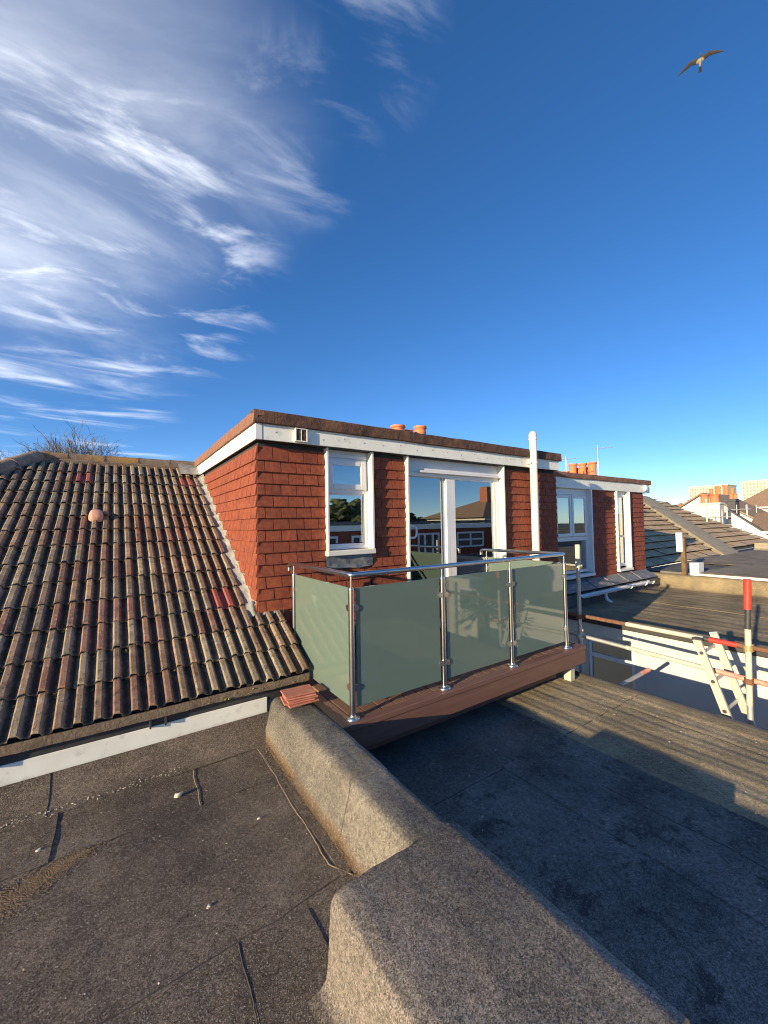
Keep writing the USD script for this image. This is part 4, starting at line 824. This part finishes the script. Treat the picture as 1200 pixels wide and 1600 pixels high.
# ================================================================ scaffold and ladder
sc = thing('scaffolding', 'scaffold tubes beside the right roof edge: rails, white pole and red sleeve', 'scaffold', (5.0, 2.0, -9.4))
def st(name, a, b, r, m, **k): return obj(name, tube([a, b], r, 14), m, sc, smooth=50, **k)
st('standard', (5.0, 2.91, -9.4), (5.02, 2.905, -.60), .0242, 'galvanised'); st('protective_sleeve', (5.018, 2.905, -.60), (5.02, 2.903, -.31), .031, 'cream_paint')
st('standard', (5.0, 1.243, -9.4), (5.0, 1.242, -1.78), .0242, 'galvanised'); st('painted_band', (5.0, 1.242, -1.78), (5.0, 1.232, -1.06), .0252, 'cream_paint'); st('standard', (5.0, 1.232, -1.06), (5.0, 1.225, -.87), .0232, 'black_paint')
st('protective_sleeve', (5.0, 1.226, -.872), (5.0, 1.218, -.585), .0300, 'red_paint', label='bright red sleeve on top of the pole')
for (ya, yb, m_) in ((4.2, 2.35, 'rusty'), (2.35, 1.60, 'cream_paint'), (1.60, 1.55, 'black_paint'), (1.55, 1.33, 'red_paint'), (1.33, -.6, 'rusty')): st('top_rail', (5.055, ya, -1.238-.004*(3-ya)), (5.055, yb, -1.238-.004*(3-yb)), .0242 if m_ == 'rusty' else .0252, m_)
for (ya, yb, m_) in ((4.2, 2.36, 'galvanised'), (2.36, 1.60, 'cream_paint'), (1.60, 1.54, 'black_paint'), (1.54, 1.08, 'salmon_paint')): st('lower_rail', (5.055, ya, -1.497-.033*(3-ya)), (5.055, yb, -1.497-.033*(3-yb)), .0235 if m_ == 'galvanised' else .0252, m_)
st('transom', (4.80, 2.43, -1.99), (5.36, 2.345, -1.895), .0242, 'galvanised'); st('painted_band', (5.36, 2.345, -1.895), (5.52, 2.32, -1.868), .0252, 'salmon_paint')
for (y, z, m_) in ((2.905, -1.245, 'rusty'), (1.235, -1.245, 'brass'), (2.91, -1.50, 'galvanised'), (1.24, -1.555, 'rusty')):
    obj('coupler', MB().m(lathe([(.027, z-.028), (.036, z-.026), (.036, z+.026), (.027, z+.028)], (5.0, y, 0), 14)).tube([(5.055, y-.028, z), (5.055, y+.028, z)], .036, 12).tube([(5.04, y, z+.02), (5.04, y, z+.065)], .008, 6), m_, sc)
ld = thing('ladder', 'aluminium ladder leaning on the scaffold rail beside the right roof edge', 'ladder', (5.1, .0, -9.4))
dl = np.array([0, -.32, -1.0]); dl /= np.linalg.norm(dl)
def stile(x, top, L_):
    top = np.array(top, float); v, f = bx(-.014, .014, -.034, .034, 0, 1); v = np.asarray(v); e2 = np.array([0, dl[2], -dl[1]])
    return np.array([top+[a, 0, 0]+e2*b+dl*(c*L_) for a, b, c in v]), f
obj('stile', stile(4.88, (4.88, 1.60, -1.22), 8.4), 'aluminium', ld); obj('stile', stile(5.25, (5.25, 1.575, -1.20), 8.4), 'aluminium', ld)
obj('end_cap', MB().box(4.862, 4.898, 1.56, 1.64, -1.228, -1.20, c=.008), 'black_paint', ld)
for k in range(30):
    c = np.array([0, 1.60, -1.22])+dl*(.13+.27*k); a = obj('rung', tube([(4.893, c[1], c[2]), (5.237, c[1]-.0, c[2]+.01)], .015, 10), 'aluminium', ld, smooth=50)
    obj('rung_plug', tube([(4.866, c[1], c[2]), (4.860, c[1], c[2])], .017, 10), 'black_paint', a)

# ================================================================ chimneys and aerials just behind the dormers
def pot(parent, x, y, z0, z1, r, m='terracotta'):
    h = z1-z0
    obj('chimney_pot', lathe([(r*1.02, z0), (r*.98, z0+h*.3), (r*.92, z0+h*.74), (r*1.02, z0+h*.77), (r*1.02, z0+h*.82), (r*.94, z0+h*.84), (r*.96, z0+h*.9), (r*1.12, z0+h*.93), (r*1.12, z1), (r*.85, z1), (r*.8, z0+h*.6)], (x, y, 0), 20), m, parent, smooth=40)
c1 = thing('chimney', 'chimney whose three orange pots peep over the near dormer roof', 'chimney', (6.4, 8, -2)); obj('chimney_stack', bx(5.75, 6.9, 7.75, 8.35, -2, 1.75, c=.02), 'brick_red', c1)
pot(c1, 6.62, 8.0, 1.75, 2.53, .155); pot(c1, 6.33, 8.2, 1.75, 2.43, .15); pot(c1, 5.90, 8.0, 1.75, 2.46, .17)
c2 = thing('chimney', 'chimney with a row of tall orange pots behind the further dormer', 'chimney', (14, 8, -2)); obj('chimney_stack', bx(13.7, 14.5, 7.2, 8.9, -2, 1.30, c=.02), 'brick_red', c2)
for (x, y, z, r) in ((14, 8.50, 1.86, .16), (14.3, 8.45, 1.80, .15), (14, 8.17, 2.10, .135), (14.0, 7.81, 2.06, .135), (14, 7.46, 2.06, .14), (14.3, 8.1, 1.95, .13), (14.3, 7.75, 1.95, .13)): pot(c2, x, y, 1.30, z, r)
def aerial(lab, x, y, z0, z1, bl, group='television aerials'):
    t = thing('tv_aerial', lab, 'aerial', (x, y, z0), group); obj('mast', tube([(x, y, z0), (x, y, z1)], .016, 8), 'galvanised', t)
    zb = z1-.10; d_ = np.array([.56, -.82, 0])  # boom
    obj('boom', tube([np.array([x, y, zb])-d_*bl*.25, np.array([x, y, zb])+d_*bl*.75], .011, 6), 'galvanised', t)
    q = np.array([.82, .56, 0])
    for k in range(7):
        c = np.array([x, y, zb])+d_*bl*(-.2+.15*k); L_ = .14-.01*k; obj('element', tube([c-q*L_, c+q*L_], .005, 5), 'galvanised', t)
    rc_ = np.array([x, y, zb])-d_*bl*.22; obj('reflector', MB().tube([rc_-q*.09-[0, 0, .06], rc_+q*.09-[0, 0, .06]], .005, 5).tube([rc_-q*.09+[0, 0, .06], rc_+q*.09+[0, 0, .06]], .005, 5).tube([rc_-[0, 0, .07], rc_+[0, 0, .07]], .006, 5), 'galvanised', t)
aerial('aerial on a mast right of the pots behind the further dormer', 14, 7.25, 1.2, 2.62, .62)
aerial('small aerial peeping past the end of the near dormer roof', 12.2, 7.35, .5, 2.12, .5)

# ================================================================ terrace roofs beyond the dormers
TT = thing('terrace_house', 'brown slab-tiled terrace roof with a broad grey felt-capped party wall', 'house', (18, 7, -9.4))
ns = np.array([0, -.569, 1.0]); cpl = -1.4-.569*6.0
def onpl(x, y, h=0): return np.array([x, y, cpl+.569*y+h])
def slab_courses(x_of_left, x_of_right, ytop, yb, gauge, first_h):
    k = 0; y = yb; tl = []
    while y < ytop:
        y1 = min(y+gauge, ytop); xl, xr = x_of_left(y), x_of_right(y); x = xl-(.25 if k % 2 else 0)
        while x < xr:
            xa, xb = max(x, xl), min(x+.9, xr)
            if xb-xa > .08:
                h = first_h+RNG.gauss(0, .006); V = [onpl(xa+.012, y, h+.085), onpl(xb-.012, y, h+.085), onpl(xb-.012, y1+.05, h+.005), onpl(xa+.012, y1+.05, h+.005), onpl(xa+.012, y+.10, h-.01), onpl(xb-.012, y+.10, h-.01)]
                obj('roof_slab', (np.array(V), np.array([(0, 1, 2), (0, 2, 3), (4, 5, 1), (4, 1, 0)])), 'slate_tile', TT)
            x += .9
        y += gauge; k += 1
strip = lambda y: 21.27+(y-5.71)*(24.81-21.27)/(10.29-5.71)
slab_courses(lambda y: 11.9, lambda y: strip(y)-.9, 10.4, 5.72, .36, .02)
slab_courses(lambda y: strip(y)+.9, lambda y: 29.5-(y-6.2)*.72, 10.6, 6.0, .36, .02)
obj('roof_boarding', (np.array([onpl(11.8, 5.75, 0), onpl(29.4, 5.95, 0), onpl(26.2, 10.7, 0), onpl(11.8, 10.7, 0)]), np.array([(0, 1, 2), (0, 2, 3)])), 'dark_gap', TT)
ys = np.linspace(5.45, 10.5, 30); P = np.array([[onpl(strip(y)+a, y, h) for a, h in ((-.95, .0), (-.92, .16), (-.5, .20), (.5, .20), (.92, .16), (.95, .0))] for y in ys])
obj('party_wall_capping', sheet(P), 'grey_capping', TT, smooth=30)
obj('wall', MB().box(11.9, 20.4, 5.90, 6.1, -9.4, -1.62), 'render_white', TT)
P = np.array([[(x, 5.68+a*1.1, -1.55+b*1.1) for a, b in gp] for x in (11.9, 20.8)]); obj('gutter', sheet(P), 'white_plastic', TT, smooth=50)
P = np.array([[(x, 5.95+a*1.1, -1.42+b*1.1) for a, b in gp] for x in (22.6, 29.2)]); obj('gutter', sheet(P), 'white_plastic', TT, smooth=50)
obj('wall', bx(22.5, 29.0, 6.15, 6.3, -9.4, -1.5), 'render_white', TT)
# further flat roof with a white edge, and the post and board
f3 = thing('flat_roof', 'further plain flat roof with a long white edge board below the terrace roof', 'flat roof', (18, 4, -1.5))
felt_sheet(f3, 'felt_sheet', 13.05, 24.0, -6, 4.15, -1.46, 'felt_far', res=.2, seed=71, amp=.02); felt_sheet(f3, 'felt_sheet', 16.0, 24.0, 4.10, 5.6, -1.465, 'felt_far', res=.2, seed=72, amp=.02)
obj('edge_board', bx(12.98, 13.04, -6, 4.15, -1.62, -1.475, c=.008), 'cream_plastic', f3); obj('wall', bx(13.05, 13.2, -6, 4.1, -9.4, -1.63), 'render_white', f3); obj('roof_deck', bx(13.2, 24, -6, 5.6, -1.8, -1.5), 'felt_dark', f3)
P = np.array([[(24.0, y, -1.48), (24.2, y, -1.40), (24.25, y, -1.16), (24.5, y, -1.12)] for y in np.linspace(-6, 5.6, 30)]); obj('felt_upstand', sheet(P), 'grey_capping', f3, smooth=40)
wp = thing('timber_post', 'weathered timber post with a white board beyond the further dormer', 'post', (13, 4.5, -9.4))
obj('post', bx(12.94, 13.06, 4.43, 4.53, -9.4, -.50, c=.01), 'wood_post', wp); obj('white_board', bx(12.90, 12.94, 4.47, 4.62, -.90, -.38, c=.005), 'white_plastic', wp)
wb = thing('white_cupboard', 'small white cupboard standing against the far flat roof by the post', 'cupboard', (13.1, 4.3, -1.7)); obj('cabinet', bx(13.12, 13.5, 4.19, 4.40, -1.75, -1.21, c=.01), 'white_board', wb); obj('cabinet_door', bx(13.10, 13.118, 4.205, 4.385, -1.73, -1.23, c=.004), 'white_plastic', wb)

# ================================================================ houses further off (metres away along +X)
def gable(parent, x, ya, yb, zb, ze, zp, depth, mw, mr, name='wall'):
    """a house whose gable end faces the camera"""
    yc = (ya+yb)/2; obj(name, prism([(ya, zb), (yb, zb), (yb, ze), (yc, zp), (ya, ze)], 0, x, x+depth), mw, parent)
    for s_, y_ in ((-1, ya), (1, yb)):
        o = np.array([0, s_*.3, -.3*(zp-ze)/(yc-ya) if True else 0]); A = np.array([x-.25, yc, zp+.06]); B = np.array([x-.25, y_, ze+.06])+o; n_ = np.array([depth+.5, 0, 0]); t_ = np.array([0, 0, .16])
        V = np.array([A, B, B+n_, A+n_, A+t_, B+t_, B+n_+t_, A+n_+t_]); t = trimesh.Trimesh(V, np.array([(0, 1, 2), (0, 2, 3), (4, 6, 5), (4, 7, 6), (0, 4, 5), (0, 5, 1), (1, 5, 6), (1, 6, 2), (2, 6, 7), (2, 7, 3), (3, 7, 4), (3, 4, 0)]), process=False); t.fix_normals()
        obj('roof', t, mr, parent)
def win(parent, x, ya, yb, za, zb_, m='window_dark', fm='white_plastic', fw=.08):
    f = obj('window', MB().box(x-.05, x, ya, ya+fw, za, zb_).box(x-.05, x, yb-fw, yb, za, zb_).box(x-.05, x, ya+fw, yb-fw, za, za+fw).box(x-.05, x, ya+fw, yb-fw, zb_-fw, zb_).box(x-.05, x, (ya+yb)/2-fw/3, (ya+yb)/2+fw/3, za+fw, zb_-fw), fm, parent); obj('pane', bx(x-.02, x-.012, ya+fw, yb-fw, za+fw, zb_-fw), m, f)
h1 = thing('white_gable_house', 'white gabled house with a small window, left of the double chimney pots', 'house', (50, 14.5, -9.4))
gable(h1, 50, 10.4, 20.4, -9.4, -.9, 2.42, 8, 'render_white', 'plain_roof'); win(h1, 50, 15.1, 15.9, -.3, .9)
h2 = thing('chimney', 'white chimney block with two big orange pots in front of the gable', 'chimney', (42, 12.6, -6)); obj('chimney_stack', MB().box(42, 43.2, 11.8, 13.4, -6, 1.25, c=.03).box(41.94, 43.26, 11.74, 13.46, 1.15, 1.32, c=.03), 'render_cream', h2); pot(h2, 42.6, 12.97, 1.32, 2.08, .30); pot(h2, 42.6, 12.27, 1.32, 2.04, .32)
h3 = thing('chimney', 'red brick chimney with a long crowded row of pots', 'chimney', (60, 16.9, -4)); obj('chimney_stack', MB().box(60, 61.5, 15.75, 18.0, -4, 2.35, c=.03).box(59.9, 61.6, 15.65, 18.1, 2.1, 2.3, c=.03), 'brick_red', h3)
for k in range(6): pot(h3, 60.4+.7*(k % 2), 17.7-.36*k, 2.35, [3.6, 3.95, 3.75, 4.0, 3.9, 3.5][k], .19)
h4 = thing('chimney', 'dark slate-hung chimney with scaffold round it', 'chimney', (40, 10.5, -5)); obj('chimney_stack', MB().box(40, 41, 10.25, 10.75, -5, 1.5, c=.03).box(39.95, 41.05, 10.2, 10.8, 1.3, 1.42), 'slate_dark', h4); pot(h4, 40.5, 10.6, 1.5, 1.95, .13); pot(h4, 40.5, 10.35, 1.5, 1.9, .13)
s4 = thing('scaffolding', 'distant scaffold of thin poles and pale planks round the slate chimney', 'scaffold', (39.6, 10.3, -9.4))
for yq in (9.4, 10.0, 10.9, 11.5):
    for xq in (39.3, 41.6): obj('standard', tube([(xq, yq, -9.4), (xq, yq, 1.0 if yq < 10.2 else .6)], .03, 6), 'galvanised', s4)
for zq in (-.5, .1, .65): obj('ledger', tube([(39.25, 9.2, zq), (39.25, 11.7, zq)], .03, 6), 'galvanised', s4)
for zq in (-.2,):
    for k in range(4): obj('plank', bx(39.2+.25*k, 39.42+.25*k, 9.3, 11.7, -1.02, -.96), 'wood_pale', s4)
obj('toe_board', bx(39.15, 39.19, 9.3, 11.7, -.95, -.62), 'wood_pale', s4)
h5 = thing('brown_roofed_house', 'far house with a hipped brown roof at the right edge', 'house', (62, 13, -9.4)); obj('wall', MB().box(62, 72, 6, 16, -9.4, 1.3), 'render_cream', h5)
V = np.array([(61.6, 5.6, 1.2), (61.6, 16.4, 1.2), (72.4, 16.4, 1.2), (72.4, 5.6, 1.2), (65.5, 9.4, 3.6), (65.5, 13.6, 3.6)]); obj('roof', (V, np.array([(0, 4, 1), (1, 4, 5), (1, 5, 2), (2, 5, 4), (2, 4, 3), (3, 4, 0)])), 'plain_roof', h5); obj('gutter', bx(61.5, 61.6, 5.6, 16.4, 1.05, 1.22), 'white_plastic', h5)
for k in range(4): win(h5, 62, 6.8+2.4*k, 7.9+2.4*k, -.2, 1.0)
h6 = thing('white_cottage', 'white cottage with a raked white verge and low brown roof at the right edge', 'house', (36, 8, -9.4))
obj('wall', prism([(9.45, .38), (9.45, -9.4), (7.5, -9.4), (7.5, -1.30)], 0, 35.9, 36.2), 'render_white', h6); obj('wall', bx(36.21, 43, 4.5, 8.9, -9.4, -.95), 'render_white', h6)
V = np.array([(35.95, 9.6, .50), (35.95, 7.4, -1.38), (36.3, 7.4, -1.38), (36.3, 9.6, .50)]); obj('verge_board', (np.vstack([V, V+[0, 0, .12]]), np.array([(0, 1, 2), (0, 2, 3), (4, 6, 5), (4, 7, 6), (0, 4, 5), (0, 5, 1), (3, 2, 6), (3, 6, 7), (1, 5, 6), (1, 6, 2), (0, 3, 7), (0, 7, 4)])), 'slate_dark', h6)
V = np.array([(36.0, 8.7, -.92), (36.0, 4.2, -.98), (39.8, 4.2, .32), (39.8, 9.0, .36)]); obj('roof', (np.vstack([V, V-[0, 0, .15]]), np.array([(0, 1, 2), (0, 2, 3), (4, 6, 5), (4, 7, 6), (0, 4, 5), (0, 5, 1), (2, 6, 7), (2, 7, 3)])), 'plain_roof', h6); obj('gutter', bx(35.85, 35.99, 4.2, 8.65, -1.06, -.94), 'white_plastic', h6)
obj('lean_to', MB().box(32, 35.8, 6.2, 7.7, -9.4, -1.95).box(31.9, 35.8, 6.1, 7.8, -1.95, -1.84).box(31.7, 31.99, 6.2, 7.4, -9.4, -2.3), 'render_white', h6); obj('vent_pipe', tube([(34, 8.35, -2.4), (34, 8.35, -.75)], .13, 10), 'cream_plastic', h6)
h7 = thing('white_terrace', 'low white back-addition walls beyond the party wall', 'house', (32, 10, -9.4)); obj('wall', MB().box(44, 48, 8.5, 14.5, -9.4, -1.1), 'render_white', h7); obj('parapet', bx(43.9, 44.3, 8.4, 14.6, -1.1, -.8), 'render_cream', h7)
for k in range(3): win(h7, 44, 9.2+1.7*k, 10.2+1.7*k, -2.6, -1.5)
pole = thing('pole', 'thin cream pole standing up from the far terrace roof', 'pole', (26.5, 8.0, -1)); obj('shaft', tube([(26.5, 8.0, -.3), (26.5, 8.0, 1.05)], .045, 8), 'cream_paint', pole); obj('cross_arm', tube([(26.5, 7.75, .75), (26.5, 8.25, .75)], .03, 6), 'cream_paint', pole)
mst = thing('mast', 'thin distant mast standing on the skyline', 'mast', (90, 34.5, -5)); obj('shaft', tube([(90, 34.3, -5), (90, 34.3, 4.9)], .12, 6), 'galvanised', mst); obj('finial', tube([(90, 34.3, 4.9), (90, 34.3, 5.5)], .05, 6), 'galvanised', mst)
def tower(lab, x, ya, yb, zt, rows, cols):
    t = thing('tower_block', lab, 'tower block', (x, (ya+yb)/2, -9.4)); obj('wall', MB().box(x, x+22, ya, yb, -9.4, zt).box(x-.3, x+22.3, ya-.3, yb+.3, zt, zt+.8), 'tower_cream', t)
    for r in range(rows):
        z = zt-1.0-r*2.7
        for c in range(cols):
            yc = ya+(c+.5)*(yb-ya)/cols; obj('window', bx(x-.12, x-.02, yc-.5, yc+.5, z-1.9, z), 'tower_window', t)
tower('long cream tower block on the hill behind the brick chimney', 420, 112, 139, 27.2, 5, 14)
tower('taller cream tower block at the far right of the skyline', 420, 80, 103, 28.6, 5, 11)
sh = [('white-walled', 'render_white'), ('red-brick', 'brick_red'), ('cream-walled', 'render_cream')]
HL = ['tiny cream house furthest left on the far hill', 'tiny white house second from the left on the far hill', 'tiny red-brick house in the middle of the far hillside', 'tiny white house right of the mast on the far hill', 'tiny cream house nearest the gable on the far hill']
for k in range(5):
    y = 136-k*8.5; x = 330+6*(k % 3); z0 = 3.0+1.5*(k % 2); h = thing('hill_house', HL[k], 'house', (x, y, z0), 'houses on the far hill')
    gable(h, x, y-3, y+3, z0-6, z0+5.5, z0+8.3, 8, ['render_cream', 'render_white', 'brick_red', 'render_white', 'render_cream'][k], 'plain_roof'); win(h, x, y-1.8, y-.4, z0+2.5, z0+4.5)
mb = MB()
for _ in range(260):
    x, y = RNG.uniform(250, 345), RNG.uniform(60, 150); z = -9.6+np.clip((x-180)/170, 0, 1)**1.3*19; r = RNG.uniform(1.2, 3.0); mb.add(*blob(np.array([x, y, z+r*.4]), r))
obj('hillside_wood', mb, 'leaf', kind='stuff', label='scrubby wood along the far hillside', category='wood')

# ================================================================ bare tree behind the ridge
bt = thing('bare_tree', 'leafless tree whose twigs show above the left ridge', 'tree', (-1.9, 26, -9.4))
trunk, twigs = MB(), MB()
TB = np.array([-1.9, 26., -9.4]); CR = np.array([-1.75, 26., 1.25])
trunk.add(*tube([TB, TB+[.1, 0, 4], TB+[0, 0, 7.2], CR-[0, 0, 1.2]], [.26, .21, .17, .12], 8, caps=False))
def twig(p, d, L_, r, depth):
    pts = [p]; q = p.copy(); dd = d.copy(); n = 4
    for _ in range(n):
        dd = dd+NR.standard_normal(3)*.13+np.array([0, 0, .05]); dd /= np.linalg.norm(dd); q = q+dd*L_/n; pts.append(q.copy())
    (trunk if depth == 0 else twigs).add(*tube(pts, np.linspace(r, r*.6, n+1), 5 if depth == 0 else 3, caps=False))
    if depth >= 4: return
    for k in range((7, 4, 3, 2)[depth]):
        j = pts[RNG.randint(2, n)]; e = dd+NR.standard_normal(3)*.48; e[2] = abs(e[2])*.8+.15; e /= np.linalg.norm(e); twig(j, e, L_*RNG.uniform(.40, .62), r*.58, depth+1)
for k in range(30):
    a_ = k*2*np.pi/30+RNG.uniform(-.2, .2); t_ = RNG.uniform(.05, .62); d_ = np.array([math.cos(a_)*math.sin(t_), math.sin(a_)*math.sin(t_), math.cos(t_)]); twig(CR-[0, 0, RNG.uniform(.3, 1.2)], d_, RNG.uniform(2.3, 2.7), .04, 0)
obj('trunk', trunk, 'bark', bt); obj('crown', twigs, 'bark', bt, kind='stuff')

# ================================================================ gulls
def gull(name, lab, loc, span_dir, body_dir, scale, group=None):
    t = thing(name, lab, 'bird', loc, group); loc = np.array(loc, float); s_ = np.array(span_dir, float); s_ /= np.linalg.norm(s_); b = np.array(body_dir, float); b -= s_*(b@s_); b /= np.linalg.norm(b); u = np.cross(s_, b)
    if u[2] < 0: u = -u
    import manifold3d as m3
    def ball(p, r):
        return m3.Manifold.sphere(1.0, 14).scale((r[0], r[1], r[2])).translate(tuple(p))
    def hull(a, b_): return m3.Manifold.batch_hull([a, b_])
    # local frame: x along the wings, y along the body (head +), z up
    J = [((0, .20, .01), .020), ((0, .13, 0), .036), ((0, .02, -.005), .052), ((0, -.12, 0), .030), ((0, -.24, .0), .016)]
    parts = [hull(ball(a[0], (a[1],)*3), ball(c[0], (c[1],)*3)) for a, c in zip(J, J[1:])]
    parts.append(hull(ball((0, -.14, .0), (.025, .03, .008)), ball((0, -.27, .0), (.055, .01, .005))))
    for q in (-1, 1):
        W = [((.03*q, .05, .02), (.03, .075, .014)), ((.26*q, .10, .075), (.03, .070, .010)), ((.46*q, .03, .045), (.02, .045, .007)), ((.66*q, -.06, .0), (.008, .010, .004))]
        parts += [hull(ball(*a), ball(*c)) for a, c in zip(W, W[1:])]
    mm = m3.Manifold.batch_boolean(parts, m3.OpType.Add).to_mesh(); v = np.asarray(mm.vert_properties)[:, :3]*scale
    obj('body', (v[:, :1]*s_+v[:, 1:2]*b+v[:, 2:]*u, np.asarray(mm.tri_verts)), 'gull', t, smooth=60, world=False)
    e = [np.array([0, .215, .01])*scale, np.array([0, .255, .0])*scale]
    obj('beak', tube([a[0]*s_+a[1]*b+a[2]*u for a in e], np.array([.009, .002])*scale, 6), 'brass', t, world=False)
bd = np.array([.713, .200, .672]); bd /= np.linalg.norm(bd)
gull('gull', 'gull gliding with outstretched dark-tipped wings in the upper right sky', bd*22, (.19, -.62, -.02), (-.07, -.11, .11), .90)
bd2 = np.array([8.98, 2.06, 7.69]); bd2 /= np.linalg.norm(bd2)
gull('gull', 'tiny far-off white bird below the large gull', bd2*110, (.45, -.3, .5), (.4, .5, .1), .62)

# ================================================================ behind the camera: seen mirrored in the glass
oh = thing('opposite_house', 'red tile-hung house with white fascia across the yard, mirrored in the door glass', 'house', (11, -6, -9.4))
obj('wall', bx(4.0, 18, -9.5, -5.06, -9.4, -.25), 'wall_tile_far', oh); obj('fascia_board', bx(3.9, 18.1, -5.05, -5.0, -.24, -.02), 'white_board', oh); obj('roof_slab', bx(3.9, 18.1, -9.6, -5.0, -.015, .12), 'felt_dark', oh)
def opp_win(x0, x1, z0, z1, bars):
    f = MB().box(x0, x0+.08, -5.055, -5.0, z0, z1).box(x1-.08, x1, -5.055, -5.0, z0, z1).box(x0+.08, x1-.08, -5.055, -5.0, z0, z0+.08).box(x0+.08, x1-.08, -5.055, -5.0, z1-.08, z1)
    for b in bars: f.box(b-.05, b+.05, -5.054, -5.002, z0+.08, z1-.08)
    f.box(x0+.08, x1-.08, -5.053, -5.004, (z0+z1)/2-.04, (z0+z1)/2+.04) if len(bars) == 1 else None
    q = obj('window', f, 'white_plastic', oh); obj('pane', bx(x0+.08, x1-.08, -5.052, -5.045, z0+.08, z1-.08), 'window_dark', q)
opp_win(13.2, 15.0, -1.15, -.42, [14.1]); opp_win(10.95, 12.2, -1.75, -.42, [11.35, 11.8]); opp_win(6.5, 7.0, -1.3, -.42, []); opp_win(7.6, 8.4, -1.3, -.42, [8.0])
pm = thing('palm_tree', 'spiky palm in the yard, mirrored in the balcony glass', 'palm', (6.15, -.15, -9.4)); obj('trunk', tube([(6.15, -.15, -9.4), (6.15, -.15, -1.8)], [.16, .12], 10), 'bark', pm)
lf = MB()
for k in range(110):
    a, e = RNG.uniform(0, 2*np.pi), RNG.uniform(-.5, 1.2); L_ = RNG.uniform(.42, .62); d_ = np.array([math.cos(a)*math.cos(e), math.sin(a)*math.cos(e), math.sin(e)]); sd = np.cross(d_, [0, 0, 1.]); sd /= np.linalg.norm(sd)+1e-6; o = np.array([6.15, -.15, -1.78])
    tip = o+d_*L_*.75+np.array([0, 0, -.10*L_])
    for q in np.linspace(-.6, .6, 9):
        e2 = tip+(d_*math.cos(q)+sd*math.sin(q))*L_*.42; w_ = np.cross(e2-tip, [0, 0, 1.]); w_ /= np.linalg.norm(w_)+1e-6; lf.add(np.array([tip-w_*.010, tip+w_*.010, e2]), np.array([(0, 1, 2)]))
    lf.add(*tube([o, (o+tip)/2+[0, 0, .04], tip], .008, 3, caps=False))
obj('crown', lf, 'palm_leaf', pm, kind='stuff')
oc = thing('opposite_roof', 'pyramid tiled roof with a brick chimney behind the opposite house', 'house', (25, -13.5, -9.4)); obj('wall', bx(22.5, 29, -18, -11.6, -9.4, .5), 'render_cream', oc)
obj('roof', (np.array([(22, -11.3, .4), (29.5, -11.3, .4), (29.5, -18.5, .4), (22, -18.5, .4), (25.6, -14, 2.0), (26.2, -14, 2.0)]), np.array([(0, 1, 5), (0, 5, 4), (1, 2, 5), (2, 3, 4), (2, 4, 5), (3, 0, 4)])), 'plain_roof', oc); obj('chimney_stack', bx(24.9, 26.0, -14.2, -13.4, .5, 2.9), 'brick_red', oc)
def bush_tree(x, y, h, r, lab):
    t = thing('leafy_tree', lab, 'tree', (x, y, -9.4), 'trees behind the opposite house'); obj('trunk', tube([(x, y, -9.4), (x, y, h-r)], [.25, .15], 8), 'bark', t); mb = MB()
    for _ in range(140):
        d_ = NR.standard_normal(3); d_ /= np.linalg.norm(d_); mb.add(*blob(np.array([x, y, h-r])+d_*[r, r, r*.8]*RNG.uniform(.4, 1.0), r*RNG.uniform(.10, .26)))
    obj('crown', mb, 'leaf', t, kind='stuff')
for (x, y, h, r, lab) in ((23.6, -22, 1.4, 2.6, 'leafy tree left of the mirrored pyramid roof'), (28, -23, 1.3, 2.4, 'low tree behind the mirrored white window'), (31.5, -22, 2.0, 2.4, 'tree touching the mirrored pyramid roof'), (16, -22, 3.0, 3.0, 'tall tree mirrored in the small window'), (36, -24, 1.4, 3.0, 'far right tree of the mirrored row')): bush_tree(x, y, h, r, lab)
